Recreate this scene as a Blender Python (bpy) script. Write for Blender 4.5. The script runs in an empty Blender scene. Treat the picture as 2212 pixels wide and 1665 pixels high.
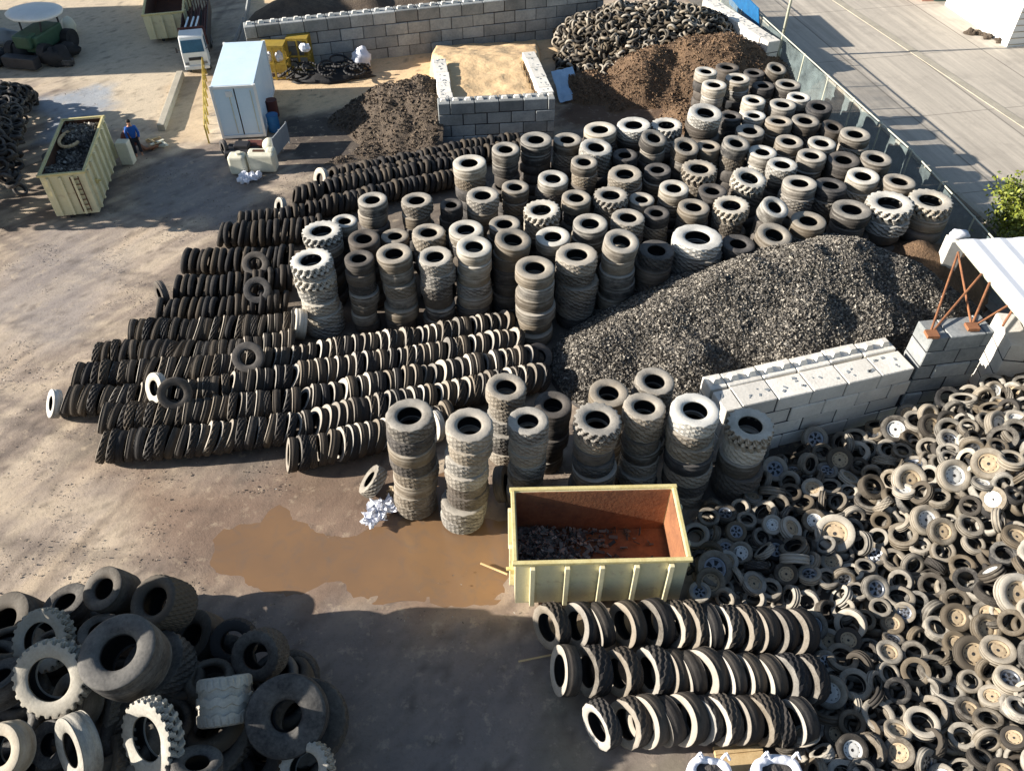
import bpy, bmesh, math, random
import numpy as np
from mathutils import Vector, Matrix, Quaternion
from mathutils import noise as mn
random.seed(11); NR=np.random.RandomState(5)
PI=math.pi; R=math.radians
C=bpy.context.scene.collection
# ---------------------------------------------------------------- camera model: photo points (2212 wide) -> world
TH=R(44.5); F=1750.0; H=19.0; CX,CY=1106.0,832.5
RT=Vector((1,0,0)); UP=Vector((0,math.sin(TH),math.cos(TH))); FW=Vector((0,math.cos(TH),-math.sin(TH)))
def ray(x,y): return RT*((x-CX)/F)+UP*(-(y-CY)/F)+FW
def P(x,y,z=0.0):
    d=ray(x,y); t=(z-H)/d.z; return Vector((d.x*t,d.y*t,z))
def PY(x,y,Y):
    d=ray(x,y); t=Y/d.y; return Vector((d.x*t,Y,H+d.z*t))
def depth(p): return (p-Vector((0,0,H))).dot(FW)
SUN_AZ=R(5.0); SUN_EL=R(20.5)
# ---------------------------------------------------------------- tags
LABELS={}
def tag(o,label=None,cat=None,group=None,kind=None):
    if label: o['label']=label; LABELS.setdefault(label,[]).append((o.name,group))
    if cat: o['category']=cat
    if group: o['group']=group
    if kind: o['kind']=kind
    return o
def empty(name,loc,rz=0):
    o=bpy.data.objects.new(name,None); o.empty_display_size=.2; C.objects.link(o); o.location=loc; o.rotation_euler=(0,0,rz); return o
def link(name,me,mat=None,parent=None,smooth=False):
    if mat is not None and not me.materials:
        for m in (mat if isinstance(mat,(list,tuple)) else [mat]): me.materials.append(m)
    o=bpy.data.objects.new(name,me); C.objects.link(o)
    if parent: o.parent=parent
    if smooth: me.polygons.foreach_set('use_smooth',[True]*len(me.polygons))
    return o
def lin(*c):
    f=lambda v:(v/255/12.92 if v/255<=.04045 else ((v/255+.055)/1.055)**2.4)
    return tuple(f(v) for v in c)
# ---------------------------------------------------------------- materials
def newmat(name):
    m=bpy.data.materials.new(name); m.use_nodes=True; nt=m.node_tree
    return m,nt,nt.nodes['Principled BSDF']
def N(nt,t,**k):
    n=nt.nodes.new(t)
    for a,b in k.items(): setattr(n,a,b)
    return n
def mth(nt,op,a,b=None,clamp=False):
    n=N(nt,'ShaderNodeMath',operation=op,use_clamp=clamp)
    for i,v in enumerate((a,b)):
        if v is None: continue
        if isinstance(v,(int,float)): n.inputs[i].default_value=v
        else: nt.links.new(v,n.inputs[i])
    return n.outputs[0]
def mixc(nt,fac,a,b,blend='MIX'):
    n=N(nt,'ShaderNodeMix',data_type='RGBA',blend_type=blend,clamp_factor=True)
    if isinstance(fac,(int,float)): n.inputs[0].default_value=fac
    else: nt.links.new(fac,n.inputs[0])
    for i,v in ((6,a),(7,b)):
        if isinstance(v,tuple): n.inputs[i].default_value=(*v[:3],1)
        else: nt.links.new(v,n.inputs[i])
    return n.outputs[2]
def noise_tex(nt,vec,scale,detail=6,rough=.6,dist=0):
    n=N(nt,'ShaderNodeTexNoise'); n.inputs['Scale'].default_value=scale; n.inputs['Detail'].default_value=detail
    n.inputs['Roughness'].default_value=rough; n.inputs['Distortion'].default_value=dist
    if vec is not None: nt.links.new(vec,n.inputs['Vector'])
    return n.outputs['Fac']
def bump(nt,b,h,strength=.4,dist=.02):
    n=N(nt,'ShaderNodeBump'); n.inputs['Strength'].default_value=strength; n.inputs['Distance'].default_value=dist
    nt.links.new(h,n.inputs['Height']); nt.links.new(n.outputs[0],b.inputs['Normal'])
def rnd(nt):
    oi=N(nt,'ShaderNodeObjectInfo'); g=N(nt,'ShaderNodeNewGeometry')
    s=mth(nt,'ADD',oi.outputs['Random'],g.outputs['Random Per Island'])
    return mth(nt,'FRACT',mth(nt,'MULTIPLY',s,7.31)),g,oi
def rubber(name,dark,dust,base=.3,nz=.4,rw=.5,ns=3.0,namp=1.2,rough=.8):
    m,nt,b=newmat(name)
    r,g,oi=rnd(nt); tc=N(nt,'ShaderNodeTexCoord')
    va=N(nt,'ShaderNodeVectorMath',operation='ADD'); nt.links.new(tc.outputs['Object'],va.inputs[0])
    cm=N(nt,'ShaderNodeCombineXYZ'); nt.links.new(mth(nt,'MULTIPLY',r,37.),cm.inputs[0]); nt.links.new(mth(nt,'MULTIPLY',r,91.),cm.inputs[1])
    nt.links.new(cm.outputs[0],va.inputs[1])
    n1=noise_tex(nt,va.outputs[0],ns,5,.65); n2=noise_tex(nt,va.outputs[0],ns*9,3,.6)
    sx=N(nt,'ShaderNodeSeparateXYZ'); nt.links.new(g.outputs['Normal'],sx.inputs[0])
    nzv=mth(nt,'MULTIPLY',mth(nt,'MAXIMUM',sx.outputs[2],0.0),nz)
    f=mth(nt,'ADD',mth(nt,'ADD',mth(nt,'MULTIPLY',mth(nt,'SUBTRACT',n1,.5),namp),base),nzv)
    f=mth(nt,'ADD',f,mth(nt,'MULTIPLY',mth(nt,'SUBTRACT',r,.5),rw))
    f=mth(nt,'ADD',f,mth(nt,'MULTIPLY',mth(nt,'SUBTRACT',n2,.5),.45),True)
    col=mixc(nt,f,dark,dust)
    r2=mth(nt,'FRACT',mth(nt,'MULTIPLY',r,13.7))
    col=mixc(nt,mth(nt,'MULTIPLY',r2,.35),col,(dust[0]*.75,dust[1]*.62,dust[2]*.45))
    nt.links.new(col,b.inputs['Base Color']); b.inputs['Roughness'].default_value=rough
    b.inputs['Specular IOR Level'].default_value=.35
    bump(nt,b,n2,.35,.02)
    return m
def basic(name,c1,c2=None,scale=3.,rough=.7,metal=0.,bmp=.2,island=0.,stain=None,coord='Object',dist=.02,namp=1.6):
    m,nt,b=newmat(name)
    tc=N(nt,'ShaderNodeTexCoord'); g=N(nt,'ShaderNodeNewGeometry')
    vec=tc.outputs['Object'] if coord=='Object' else g.outputs['Position']
    n1=noise_tex(nt,vec,scale,8,.65); n2=noise_tex(nt,vec,scale*8,4,.6)
    f=mth(nt,'ADD',mth(nt,'MULTIPLY',mth(nt,'SUBTRACT',n1,.5),namp),.5)
    f=mth(nt,'ADD',f,mth(nt,'MULTIPLY',mth(nt,'SUBTRACT',n2,.5),.5),True)
    col=mixc(nt,f,c1,c2 if c2 else tuple(v*.8 for v in c1))
    if island:
        k=mth(nt,'ADD',mth(nt,'MULTIPLY',mth(nt,'SUBTRACT',g.outputs['Random Per Island'],.5),island),1.0)
        cm=N(nt,'ShaderNodeCombineXYZ')
        for i in range(3): nt.links.new(k,cm.inputs[i])
        col=mixc(nt,1.0,col,cm.outputs[0],'MULTIPLY')
    if stain:
        sc,amt,lo=stain[1:]
        n3=noise_tex(nt,vec,sc,6,.7,.6)
        s=mth(nt,'MULTIPLY',mth(nt,'SUBTRACT',n3,lo),amt,True)
        col=mixc(nt,s,col,stain[0])
    nt.links.new(col,b.inputs['Base Color']); b.inputs['Roughness'].default_value=rough; b.inputs['Metallic'].default_value=metal
    if bmp: bump(nt,b,n2,bmp,dist)
    return m
M={}
DUST=(.40,.345,.27)
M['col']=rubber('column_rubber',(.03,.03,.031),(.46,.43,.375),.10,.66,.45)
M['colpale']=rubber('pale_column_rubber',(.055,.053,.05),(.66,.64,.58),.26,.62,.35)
M['coldark']=rubber('dark_column_rubber',(.02,.022,.025),(.22,.20,.18),.12,.3,.2)
M['row']=rubber('row_rubber',(.012,.012,.014),(.20,.18,.15),-.12,.16,.25,4.,.8)
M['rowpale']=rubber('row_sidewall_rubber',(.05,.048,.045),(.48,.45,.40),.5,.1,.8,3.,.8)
M['big']=rubber('row_tread_rubber',(.016,.016,.019),(.16,.145,.12),-.02,.18,.25,4.,.9)
M['heap']=rubber('dusty_heap_rubber',(.022,.022,.023),(.45,.42,.36),.09,.36,1.1,3.)
M['pile']=rubber('loader_rubber',(.022,.023,.026),(.30,.285,.255),-.04,.20,.4,2.4,.9)
M['pilepale']=rubber('pale_loader_rubber',(.05,.048,.045),(.58,.55,.47),.42,.22,.3,2.4,.9)
M['far']=rubber('far_heap_rubber',(.02,.02,.02),(.46,.42,.35),.06,.22,1.3,3.)
M['farshade']=rubber('shaded_heap_rubber',(.012,.012,.014),(.16,.15,.14),.1,.25,.6,3.)  # darker copy of the far heap rubber, left heap's shade put into its colour
M['conc']=basic('block_concrete',lin(166,168,166),lin(112,117,118),1.2,.9,0,.6,.7,(lin(95,98,92),.9,2.2,.55))
M['concpale']=basic('pale_block_concrete',lin(236,232,222),lin(204,199,188),1.6,.9,0,.5,.3,(lin(110,105,95),3.,2.5,.6))
M['green']=basic('skip_paint',lin(232,222,184),lin(204,198,160),1.6,.6,0,.15,0,(lin(146,104,62),2.4,2.6,.56))
M['rimy']=basic('skip_rim_paint',lin(225,215,160),lin(190,170,110),3.,.6,0,.2,0,(lin(120,75,40),5.,2.4,.6))
M['rust']=basic('rusty_steel',lin(166,112,74),lin(108,70,50),1.4,.85,.0,.4,0,(lin(70,42,32),2.2,2.4,.55))
M['rustdark']=basic('dark_rust',lin(105,66,42),lin(58,40,30),2.,.9,0,.4)
M['cont']=basic('container_paint',lin(214,232,242),lin(196,218,232),.9,.5,0,.1,0,(lin(150,160,165),.8,1.6,.62))
M['white']=basic('white_paint',lin(238,238,234),lin(218,218,212),1.5,.5,0,.05)
M['cream']=basic('cream_plastic',lin(232,228,205),lin(200,196,175),3.,.6,0,.15)
M['whitebag']=basic('bulk_bag_fabric',lin(236,238,244),lin(205,208,220),6.,.8,0,.5,0,(lin(120,120,130),7,2.0,.6))
M['bluesheet']=basic('pale_blue_plastic',lin(190,215,235),lin(150,185,215),3.,.5,0,.3)
M['blue']=basic('blue_cloth',lin(40,110,190),lin(25,70,150),5.,.8,0,.2)
M['bluepanel']=basic('blue_sheeting',lin(30,110,165),lin(20,75,120),2.,.6,0,.2,0,(lin(90,170,175),2.,1.3,.55))
M['glass']=basic('windscreen_glass',lin(60,105,130),lin(35,70,95),2.,.12,0,0)
M['yellow']=basic('yellow_paint',lin(186,158,58),lin(128,108,48),3.,.6,0,.2,0,(lin(90,60,30),5,2.,.6))
M['darkst']=basic('dark_steel',lin(62,62,66),lin(40,40,44),3.,.6,.3,.2)
M['black']=basic('black_rubber',(.012,.012,.013),(.03,.03,.032),6.,.8,0,.3)
M['rimw']=basic('white_rim',lin(232,232,228),lin(190,188,180),6.,.45,.1,.05)
M['rims']=basic('steel_rim',lin(160,165,172),lin(110,112,116),7.,.35,.7,.1)
M['rimt']=basic('dusty_rim',lin(190,172,142),lin(140,122,98),7.,.8,0,.2,0,(lin(130,75,45),9,2.,.55))
M['dirt']=basic('compost',lin(132,106,80),lin(88,70,54),1.6,.95,0,1.,0,(lin(58,42,32),2.6,2.4,.5),'Pos',.12)
M['dirtgrey']=basic('shredded_waste',lin(112,98,82),lin(62,54,48),1.8,.95,0,1.,0,(lin(50,42,38),2.4,2.6,.5),'Pos',.12)
M['sand']=basic('sand',lin(226,196,152),lin(196,164,122),.55,.95,0,.7,0,(lin(160,130,98),3.,1.8,.55),'Pos',.06)
M['mound']=basic('rubber_granulate',(.10,.09,.08),(.05,.046,.042),4.,.9,0,.8,0,None,'Pos',.05)
M['pole']=basic('galvanised_pole',lin(215,215,195),lin(185,185,165),3.,.5,.1,.05)
M['skin']=basic('skin',lin(200,150,120),lin(180,130,100),5.,.6,0,0)
M['trouser']=basic('dark_trousers',lin(40,44,54),lin(28,30,38),5.,.85,0,.2)
M['hair']=basic('dark_hair',lin(35,28,24),lin(22,18,16),8.,.8,0,.2)
M['kerb']=basic('kerb_concrete',lin(186,178,160),lin(150,143,128),1.2,.9,0,.4,0,None,'Pos')
M['wood']=basic('pale_timber',lin(215,190,145),lin(175,145,100),3.,.8,0,.2)
M['roof']=basic('white_roof_sheet',lin(240,241,244),lin(222,225,230),1.2,.55,0,.1)
M['maroon']=basic('maroon_steel',lin(110,58,48),lin(70,38,34),3.,.7,0,.2)
M['ware']=basic('warehouse_cladding',lin(150,155,158),lin(130,135,138),.6,.7,0,.1)
M['liner']=basic('tyre_liner',(.012,.012,.013),(.035,.033,.03),5.,.75,0,.1)
def chipmat():
    m,nt,b=newmat('rubber_chips'); g=N(nt,'ShaderNodeNewGeometry')
    cr=N(nt,'ShaderNodeValToRGB'); nt.links.new(g.outputs['Random Per Island'],cr.inputs[0])
    e=cr.color_ramp.elements; e[0].position=0; e[0].color=(.05,.047,.043,1); e[1].position=1; e[1].color=(.50,.46,.39,1)
    for p,c in ((.4,(.14,.127,.11,1)),(.7,(.22,.20,.168,1)),(.9,(.33,.30,.25,1))):
        k=e.new(p); k.color=c
    nt.links.new(cr.outputs[0],b.inputs['Base Color']); b.inputs['Roughness'].default_value=.8
    return m
M['chips']=chipmat()
def netmat():
    m,nt,b=newmat('green_netting'); g=N(nt,'ShaderNodeNewGeometry')
    n=noise_tex(nt,g.outputs['Position'],1.2,5,.7)
    nt.links.new(mixc(nt,n,lin(158,172,170),lin(120,136,138)),b.inputs['Base Color'])
    b.inputs['Roughness'].default_value=.8
    nt.links.new(mth(nt,'ADD',mth(nt,'MULTIPLY',mth(nt,'SUBTRACT',n,.5),1.2),.34,True),b.inputs['Alpha'])
    return m
M['net']=netmat()
def leafmat():
    m,nt,b=newmat('yellow_green_leaf'); g=N(nt,'ShaderNodeNewGeometry')
    cr=N(nt,'ShaderNodeValToRGB'); nt.links.new(g.outputs['Random Per Island'],cr.inputs[0])
    e=cr.color_ramp.elements; e[0].color=(.06,.09,.015,1); e[1].color=(.30,.33,.04,1)
    nt.links.new(cr.outputs[0],b.inputs['Base Color']); b.inputs['Roughness'].default_value=.6
    return m
M['leaf']=leafmat()
# ---------------------------------------------------------------- mesh helpers
class MB:
    def __init__(s): s.v=[]; s.f=[]; s.m=[]
    def add(s,vs,fs,mi=0):
        o=len(s.v); s.v+= [tuple(p) for p in vs]; s.f+=[tuple(i+o for i in f) for f in fs]; s.m+=[mi]*len(fs)
    def box(s,c,d,rot=None,mi=0,taper=1.0):
        hx,hy,hz=d[0]/2,d[1]/2,d[2]/2
        vs=[]
        for z,t in ((-hz,1.0),(hz,taper)):
            for x,y in ((-hx,-hy),(hx,-hy),(hx,hy),(-hx,hy)): vs.append(Vector((x*t,y*t,z)))
        if rot is not None: vs=[rot@p for p in vs]
        vs=[p+Vector(c) for p in vs]
        s.add(vs,[(0,3,2,1),(4,5,6,7),(0,1,5,4),(1,2,6,5),(2,3,7,6),(3,0,4,7)],mi)
    def tube(s,a,b,r,n=8,r2=None,mi=0):
        a=Vector(a); b=Vector(b); d=(b-a).normalized(); q=d.to_track_quat('Z','Y'); r2=r if r2 is None else r2
        vs=[a+q@Vector((r*math.cos(2*PI*i/n),r*math.sin(2*PI*i/n),0)) for i in range(n)]+[b+q@Vector((r2*math.cos(2*PI*i/n),r2*math.sin(2*PI*i/n),0)) for i in range(n)]
        fs=[(i,(i+1)%n,n+(i+1)%n,n+i) for i in range(n)]+[tuple(range(n))[::-1],tuple(range(n,2*n))]
        s.add(vs,fs,mi)
    def blob(s,c,r,n=12,m=8,amp=.2,seed=0,mi=0):
        vs=[]; c=Vector(c); r=Vector(r) if not isinstance(r,(int,float)) else Vector((r,r,r))
        for j in range(m+1):
            ph=PI*j/m
            for i in range(n):
                t=2*PI*i/n; d=Vector((math.sin(ph)*math.cos(t),math.sin(ph)*math.sin(t),math.cos(ph)))
                k=1+amp*mn.noise(d*1.7+Vector((seed*3.1,seed,0)))+amp*.5*mn.noise(d*4+Vector((seed,0,9)))
                vs.append(c+Vector((d.x*r.x,d.y*r.y,d.z*r.z))*k)
        fs=[(j*n+i,(j+1)*n+i,(j+1)*n+(i+1)%n,j*n+(i+1)%n) for j in range(m) for i in range(n)]
        s.add(vs,fs,mi)
    def mesh(s,name):
        me=bpy.data.meshes.new(name); me.from_pydata(s.v,[],s.f); me.polygons.foreach_set('material_index',s.m); me.update(); return me
    def obj(s,name,mat,parent=None,smooth=False): return link(name,s.mesh(name),mat,parent,smooth)
def bevel(o,w=.02,seg=2):
    m=o.modifiers.new('bevel','BEVEL'); m.width=w; m.segments=seg; m.limit_method='ANGLE'; return o
# ---------------------------------------------------------------- tyres: R=.5, W=1 canonical in Z (scaled per object)
def tyre_data(kind,seg,rin=.29,lo=False,lugd=.05,dent=0.0):
    # (r, z, treadrow)
    R0=.5
    if lo: prof=[(rin,.36,-1),(rin+.10,.5,-1),(.465,.44,-1),(R0,.30,-1),(R0,-.30,-1),(.465,-.44,-1),(rin+.10,-.5,-1),(rin,-.36,-1),(rin+.08,-.36,-1),(.44,0,-1),(rin+.08,.36,-1)]
    else:
        prof=[(rin,.33,-1),(rin+.012,.40,-1),(rin+.05,.455,-1),(rin+.10,.49,-1),(.43,.492,-1),(.462,.465,-1),(.478,.45,0)]
        tz=[.40,.26,.24,.10,.08,-.08,-.10,-.24,-.26,-.40]
        if kind=='rib': prof+=[(R0-(.018 if i in (2,3,6,7) else 0)*(1) - abs(z)*.02,z,-1) for i,z in enumerate([.42,.27,.25,.20,.18,-.18,-.20,-.25,-.27,-.42])]
        elif kind in('smooth','flat'): prof+=[(R0-.012-(.16 if kind=='smooth' else .05)*abs(z)**2.6-(.006 if i in(3,8) else 0),z,-1) for i,z in enumerate([.44,.38,.30,.22,.20,.08,-.08,-.18,-.2,-.30,-.38,-.44])]
        else: prof+=[(R0-abs(z)*.03,z,i+1) for i,z in enumerate(tz)]
        prof+=[(.478,-.45,0),(.462,-.465,-1),(.43,-.492,-1),(rin+.10,-.49,-1),(rin+.05,-.455,-1),(rin+.012,-.40,-1),(rin,-.33,-1),(rin+.03,-.34,-1),(.42,-.40,-1),(.455,-.2,-1),(.455,.2,-1),(.42,.40,-1),(rin+.03,.34,-1)]
    n=len(prof); vs=[]; 
    for k in range(seg):
        a=2*PI*k/seg; ca,sa=math.cos(a),math.sin(a)
        for r,z,t in prof:
            if t>=0:
                if kind=='block':
                    if t==0: r-= .012 if (k//2)%2 else 0
                    elif ((k//2)+(t//2))%2: r-=.022
                elif kind=='lug':
                    side=1 if z>0 else -1
                    ph=(k+ (3 if side<0 else 0) + int((.45-abs(z))*8))%6
                    on=ph<3 and abs(z)>.05
                    if t==0: r+= (.020 if on else -.018)
                    else: r+= (.012 if on else -lugd)
                elif kind=='zig':
                    z+= .03*math.sin(k*2*PI/8) if 1<t<10 else 0
                    if t in (3,4,7,8): r-=.035
                    if (k%4)<1 and t in (1,10,0): r-=.02
            if dent: r+= dent*math.sin(a*2+1)*(r-.2)
            vs.append((r*ca,r*sa,z))
    fs=[];sm=[]; inn=[]
    jb=max(j for j in range(n) if prof[j][0]==rin)
    for k in range(seg):
        k2=(k+1)%seg
        for j in range(n):
            j2=(j+1)%n; fs.append((k*n+j,k2*n+j,k2*n+j2,k*n+j2))
            inn.append(1 if j>jb or (j==n-1) else 0)
            sm.append(not(prof[j][2]>=0 and kind in('block','lug','zig')))
    return vs,fs,sm,inn
rad_=0
def tyre_mesh(name,kind,seg,mat,**k):
    vs,fs,sm,inn=tyre_data(kind,seg,**k); me=bpy.data.meshes.new(name); me.from_pydata(vs,[],fs)
    me.polygons.foreach_set('use_smooth',sm); me.materials.append(mat); me.materials.append(M['liner']); me.polygons.foreach_set('material_index',inn); me.update(); return me
def frame(axis,spin=0):
    return Vector(axis).normalized().to_track_quat('Z','Y')@Quaternion((0,0,1),spin)
def put(name,me,loc,axis,d,w,parent=None):
    o=bpy.data.objects.new(name,me); C.objects.link(o); o.location=loc; o.rotation_mode='QUATERNION'
    o.rotation_quaternion=frame(axis,random.uniform(0,6)); o.scale=(d,d,w)
    if parent: o.parent=parent
    return o
class Bulk:      # many low tyres joined in one mesh
    def __init__(s): s.V=[];s.Fa=[];s.n=0; a=tyre_data('rib',20,.29,lo=True); s.bv=np.array(a[0]); s.bf=np.array(a[1]); s.bi=np.array(a[3]); s.I=[]
    def add(s,loc,axis,d,w):
        q=np.array(frame(axis,random.uniform(0,6)).to_matrix()); v=(s.bv*np.array([d,d,w]))@q.T+np.array(loc)
        s.V.append(v); s.Fa.append(s.bf+s.n); s.n+=len(v); s.I.append(s.bi)
    def obj(s,name,mat):
        V=np.concatenate(s.V); Fa=np.concatenate(s.Fa); o=fastmesh(name,V,Fa,mat,True); o.data.materials.append(M['liner']); o.data.polygons.foreach_set('material_index',np.concatenate(s.I).astype(np.int32)); return o
def fastmesh(name,V,Fa,mat,smooth=False):
    me=bpy.data.meshes.new(name); me.vertices.add(len(V)); me.vertices.foreach_set('co',np.asarray(V,dtype=np.float32).ravel())
    k=Fa.shape[1]; me.loops.add(Fa.size); me.loops.foreach_set('vertex_index',Fa.astype(np.int32).ravel())
    me.polygons.add(len(Fa)); me.polygons.foreach_set('loop_start',np.arange(0,Fa.size,k,dtype=np.int32)); me.polygons.foreach_set('loop_total',np.full(len(Fa),k,dtype=np.int32))
    me.polygons.foreach_set('use_smooth',[smooth]*len(Fa)); me.update(calc_edges=True); me.validate()
    return link(name,me,mat)
# ---------------------------------------------------------------- value noise for numpy
_L=NR.rand(256,256)
def vn(x,y):
    xi=np.floor(x).astype(int); yi=np.floor(y).astype(int); fx=x-xi; fy=y-yi
    fx=fx*fx*(3-2*fx); fy=fy*fy*(3-2*fy)
    g=lambda a,b:_L[a%256,b%256]
    return (g(xi,yi)*(1-fx)+g(xi+1,yi)*fx)*(1-fy)+(g(xi,yi+1)*(1-fx)+g(xi+1,yi+1)*fx)*fy
def fbm(x,y,o=5,g=.5):
    s=0;a=1;t=0
    for i in range(o): s=s+a*vn(x*2**i+i*17.3,y*2**i+i*5.1); t+=a; a*=g
    return s/t
# ---------------------------------------------------------------- ground
def axis_coords(lo,hi,st,far):
    a=list(np.arange(lo,hi+.01,st)); x=hi
    while x<far: 
        x+=max(st,(x-hi)*.35+1); a.append(x)
    x=lo; b=[]
    while x>-far: x-=max(st,(lo-x)*.35+1); b.append(x)
    return np.array(b[::-1]+a)
def polymask(X,Y,pts,soft):
    inside=np.zeros(X.shape,bool); dist=np.full(X.shape,1e9); n=len(pts)
    for i in range(n):
        x1,y1=pts[i]; x2,y2=pts[(i+1)%n]
        c=((y1>Y)!=(y2>Y)); xi=(x2-x1)*(Y-y1)/((y2-y1) if y2!=y1 else 1e-9)+x1
        inside^= c&(X<xi)
        dx,dy=x2-x1,y2-y1; t=np.clip(((X-x1)*dx+(Y-y1)*dy)/(dx*dx+dy*dy+1e-9),0,1)
        dist=np.minimum(dist,np.hypot(X-x1-t*dx,Y-y1-t*dy))
    s=np.where(inside,dist,-dist); return np.clip(s/soft+.5,0,1)
def DP(l,z=0): return [tuple(P(x,y,z).xy) for x,y in l]
gx=axis_coords(-34,34,.2,600); gy=axis_coords(6,66,.2,600)
X,Y=np.meshgrid(gx,gy); 
WX=X+(fbm(X*.5,Y*.5)-.5)*3+(fbm(X*2.1,Y*2.1)-.5)*.8; WY=Y+(fbm(X*.5+50,Y*.5)-.5)*3+(fbm(X*2.1+9,Y*2.1)-.5)*.8
n1=fbm(X*.18,Y*.18); n2=fbm(X*.9+7,Y*.9); n3=fbm(X*3.3,Y*3.3+4,4,.7)
# wheel tracks: stretched noise running away from the camera towards upper right, and sweeping arcs
ang=R(62); U=X*math.cos(ang)+Y*math.sin(ang); Vv=-X*math.sin(ang)+Y*math.cos(ang)
tr=fbm(Vv*1.3,U*.07+3,4,.6); ang2=R(8); U2=X*math.cos(ang2)+Y*math.sin(ang2); V2=-X*math.sin(ang2)+Y*math.cos(ang2)
tr2=fbm(V2*1.6+30,U2*.12,4,.6)
rr0=np.hypot(X-14,Y-2); aa0=np.arctan2(Y-2,X-14); tr3=fbm(rr0*2.2,aa0*2.5+5,4,.6); rr1=np.hypot(X+6,Y-52); tr4=fbm(rr1*2.6+60,aa0*1.5,4,.6)
def c3(*c): return np.array(lin(*c))
def mixv(A,c,m): return A*(1-m[...,None])+np.asarray(c)*m[...,None]
col=np.zeros(X.shape+(3,))+c3(168,152,136)
col=mixv(col,c3(190,173,153),np.clip((n1-.5)*4,0,1)*.8)
col=mixv(col,c3(140,126,114),np.clip((n2-.52)*4,0,1)*.6)
col=mixv(col,c3(205,184,156),np.clip((tr-.52)*7,0,1)*.65)
col=mixv(col,c3(112,98,88),np.clip((.47-tr)*7,0,1)*.5)
col=mixv(col,c3(200,182,156),np.clip((tr2-.54)*7,0,1)*.45)
wet=np.zeros(X.shape)
col=mixv(col,c3(206,188,162),np.clip((tr3-.54)*8,0,1)*.6); col=mixv(col,c3(104,92,84),np.clip((.45-tr3)*8,0,1)*.55); col=mixv(col,c3(98,88,82),np.clip((tr4-.57)*9,0,1)*.5)
def region(pts,c,soft,amt=1.,w=0.,z=0,warp=1):
    global col,wet
    m=polymask(WX if warp else X,WY if warp else Y,DP(pts,z),soft)*amt
    col=mixv(col,c3(*c),m); wet=np.maximum(wet,m*w)
region([(-900,-300),(430,-300),(430,150),(350,290),(230,260),(120,160),(0,150),(-600,150)],(206,190,164),2.,.85)
region([(395,150),(470,150),(450,300),(340,330),(345,280)],(196,172,140),1.,.8)
region([(420,-200),(1300,-200),(1290,120),(940,190),(930,200),(700,240),(560,262),(560,180),(640,170)],(226,196,154),1.,.9,warp=0)
region([(590,250),(940,230),(950,340),(700,400),(590,360)],(70,62,56),1.2,.9)  # white container's cast shadow painted into the ground colour
region([(340,350),(560,340),(560,470),(230,475)],(124,122,122),1.,.7,.35)  # damp grey ground, with the loaded skip's cast shadow painted in
region([(60,500),(200,480),(260,560),(180,700),(60,760),(-60,640)],(150,142,138),1.6,.6,.45)
region([(100,200),(230,190),(200,290),(90,310)],(150,165,180),1.,.7,.7)  # bluish shade of the left tyre heap painted into damp ground
region([(250,990),(640,1040),(1110,1040),(1120,1330),(800,1345),(420,1330),(300,1180)],(126,102,84),2.4,.85,.5)
region([(600,1010),(900,1020),(850,1110),(650,1120)],(104,82,66),1.,.6,.3)
region([(-500,1330),(400,1310),(1120,1345),(1480,1330),(1750,1640),(1800,2300),(-500,2300)],(122,112,106),1.,.85,.1)
region([(1180,1430),(1300,1480),(1330,1620),(1480,1640),(1480,1900),(1150,1700)],(120,114,92),.8,.5)
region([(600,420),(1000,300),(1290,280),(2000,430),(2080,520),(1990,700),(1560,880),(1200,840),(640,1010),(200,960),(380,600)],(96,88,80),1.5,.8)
region([(1480,1000),(1700,880),(2100,860),(2700,860),(2700,2200),(1700,1900)],(70,66,62),1.,.9)
region([(1230,90),(1560,70),(1700,250),(1300,300),(1200,270)],(92,66,46),1.,.9)
spk=np.clip((n3-.62)*7,0,1)*.5; col=mixv(col,c3(70,60,52),spk)
col*= (.99*(0.86+.28*fbm(X*6,Y*6,3,.7)))[...,None]; col=np.clip(col,0,.75)
Z=(fbm(X*.25+3,Y*.25,3)-.5)*.10+(n3-.5)*.02; Z=np.where(wet>.3,Z*.45,Z)-.03
PUD=[[(425,1170),(500,1120),(600,1100),(678,1130),(690,1200),(680,1275),(600,1290),(500,1265),(430,1235)],[(720,1170),(800,1150),(960,1140),(1112,1135),(1190,1200),(1112,1300),(1000,1305),(900,1285),(800,1295),(735,1270),(705,1220)],[(880,985),(990,985),(990,1060),(1040,1100),(1110,1100),(1110,1150),(900,1140),(870,1080)]]
Z=Z+(fbm(X*1.4+8,Y*1.4,3)-.5)*.035*(wet>.3)
for pq in PUD: Z-=.055*polymask(X*.6+WX*.4,Y*.6+WY*.4,DP(pq),1.1)
ny,nx=X.shape; idx=np.arange(nx*ny).reshape(ny,nx)
Fg=np.stack([idx[:-1,:-1],idx[:-1,1:],idx[1:,1:],idx[1:,:-1]],-1).reshape(-1,4)
g=fastmesh('ground',np.stack([X,Y,Z],-1).reshape(-1,3),Fg,None,True)
at=g.data.color_attributes.new('earth','FLOAT_COLOR','POINT')
at.data.foreach_set('color',np.concatenate([col,wet[...,None]],-1).astype(np.float32).ravel())
m,nt,b=newmat('yard_earth'); a=N(nt,'ShaderNodeAttribute',attribute_name='earth'); gg=N(nt,'ShaderNodeNewGeometry')
na=noise_tex(nt,gg.outputs['Position'],9,6,.75); nb=noise_tex(nt,gg.outputs['Position'],2.3,6,.7)
cc=mixc(nt,mth(nt,'MULTIPLY',mth(nt,'SUBTRACT',na,.5),1.6,True),a.outputs['Color'],lin(86,74,62))
cc=mixc(nt,mth(nt,'MULTIPLY',mth(nt,'SUBTRACT',nb,.56),3.,True),cc,lin(205,186,158))
nt.links.new(cc,b.inputs['Base Color'])
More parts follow.
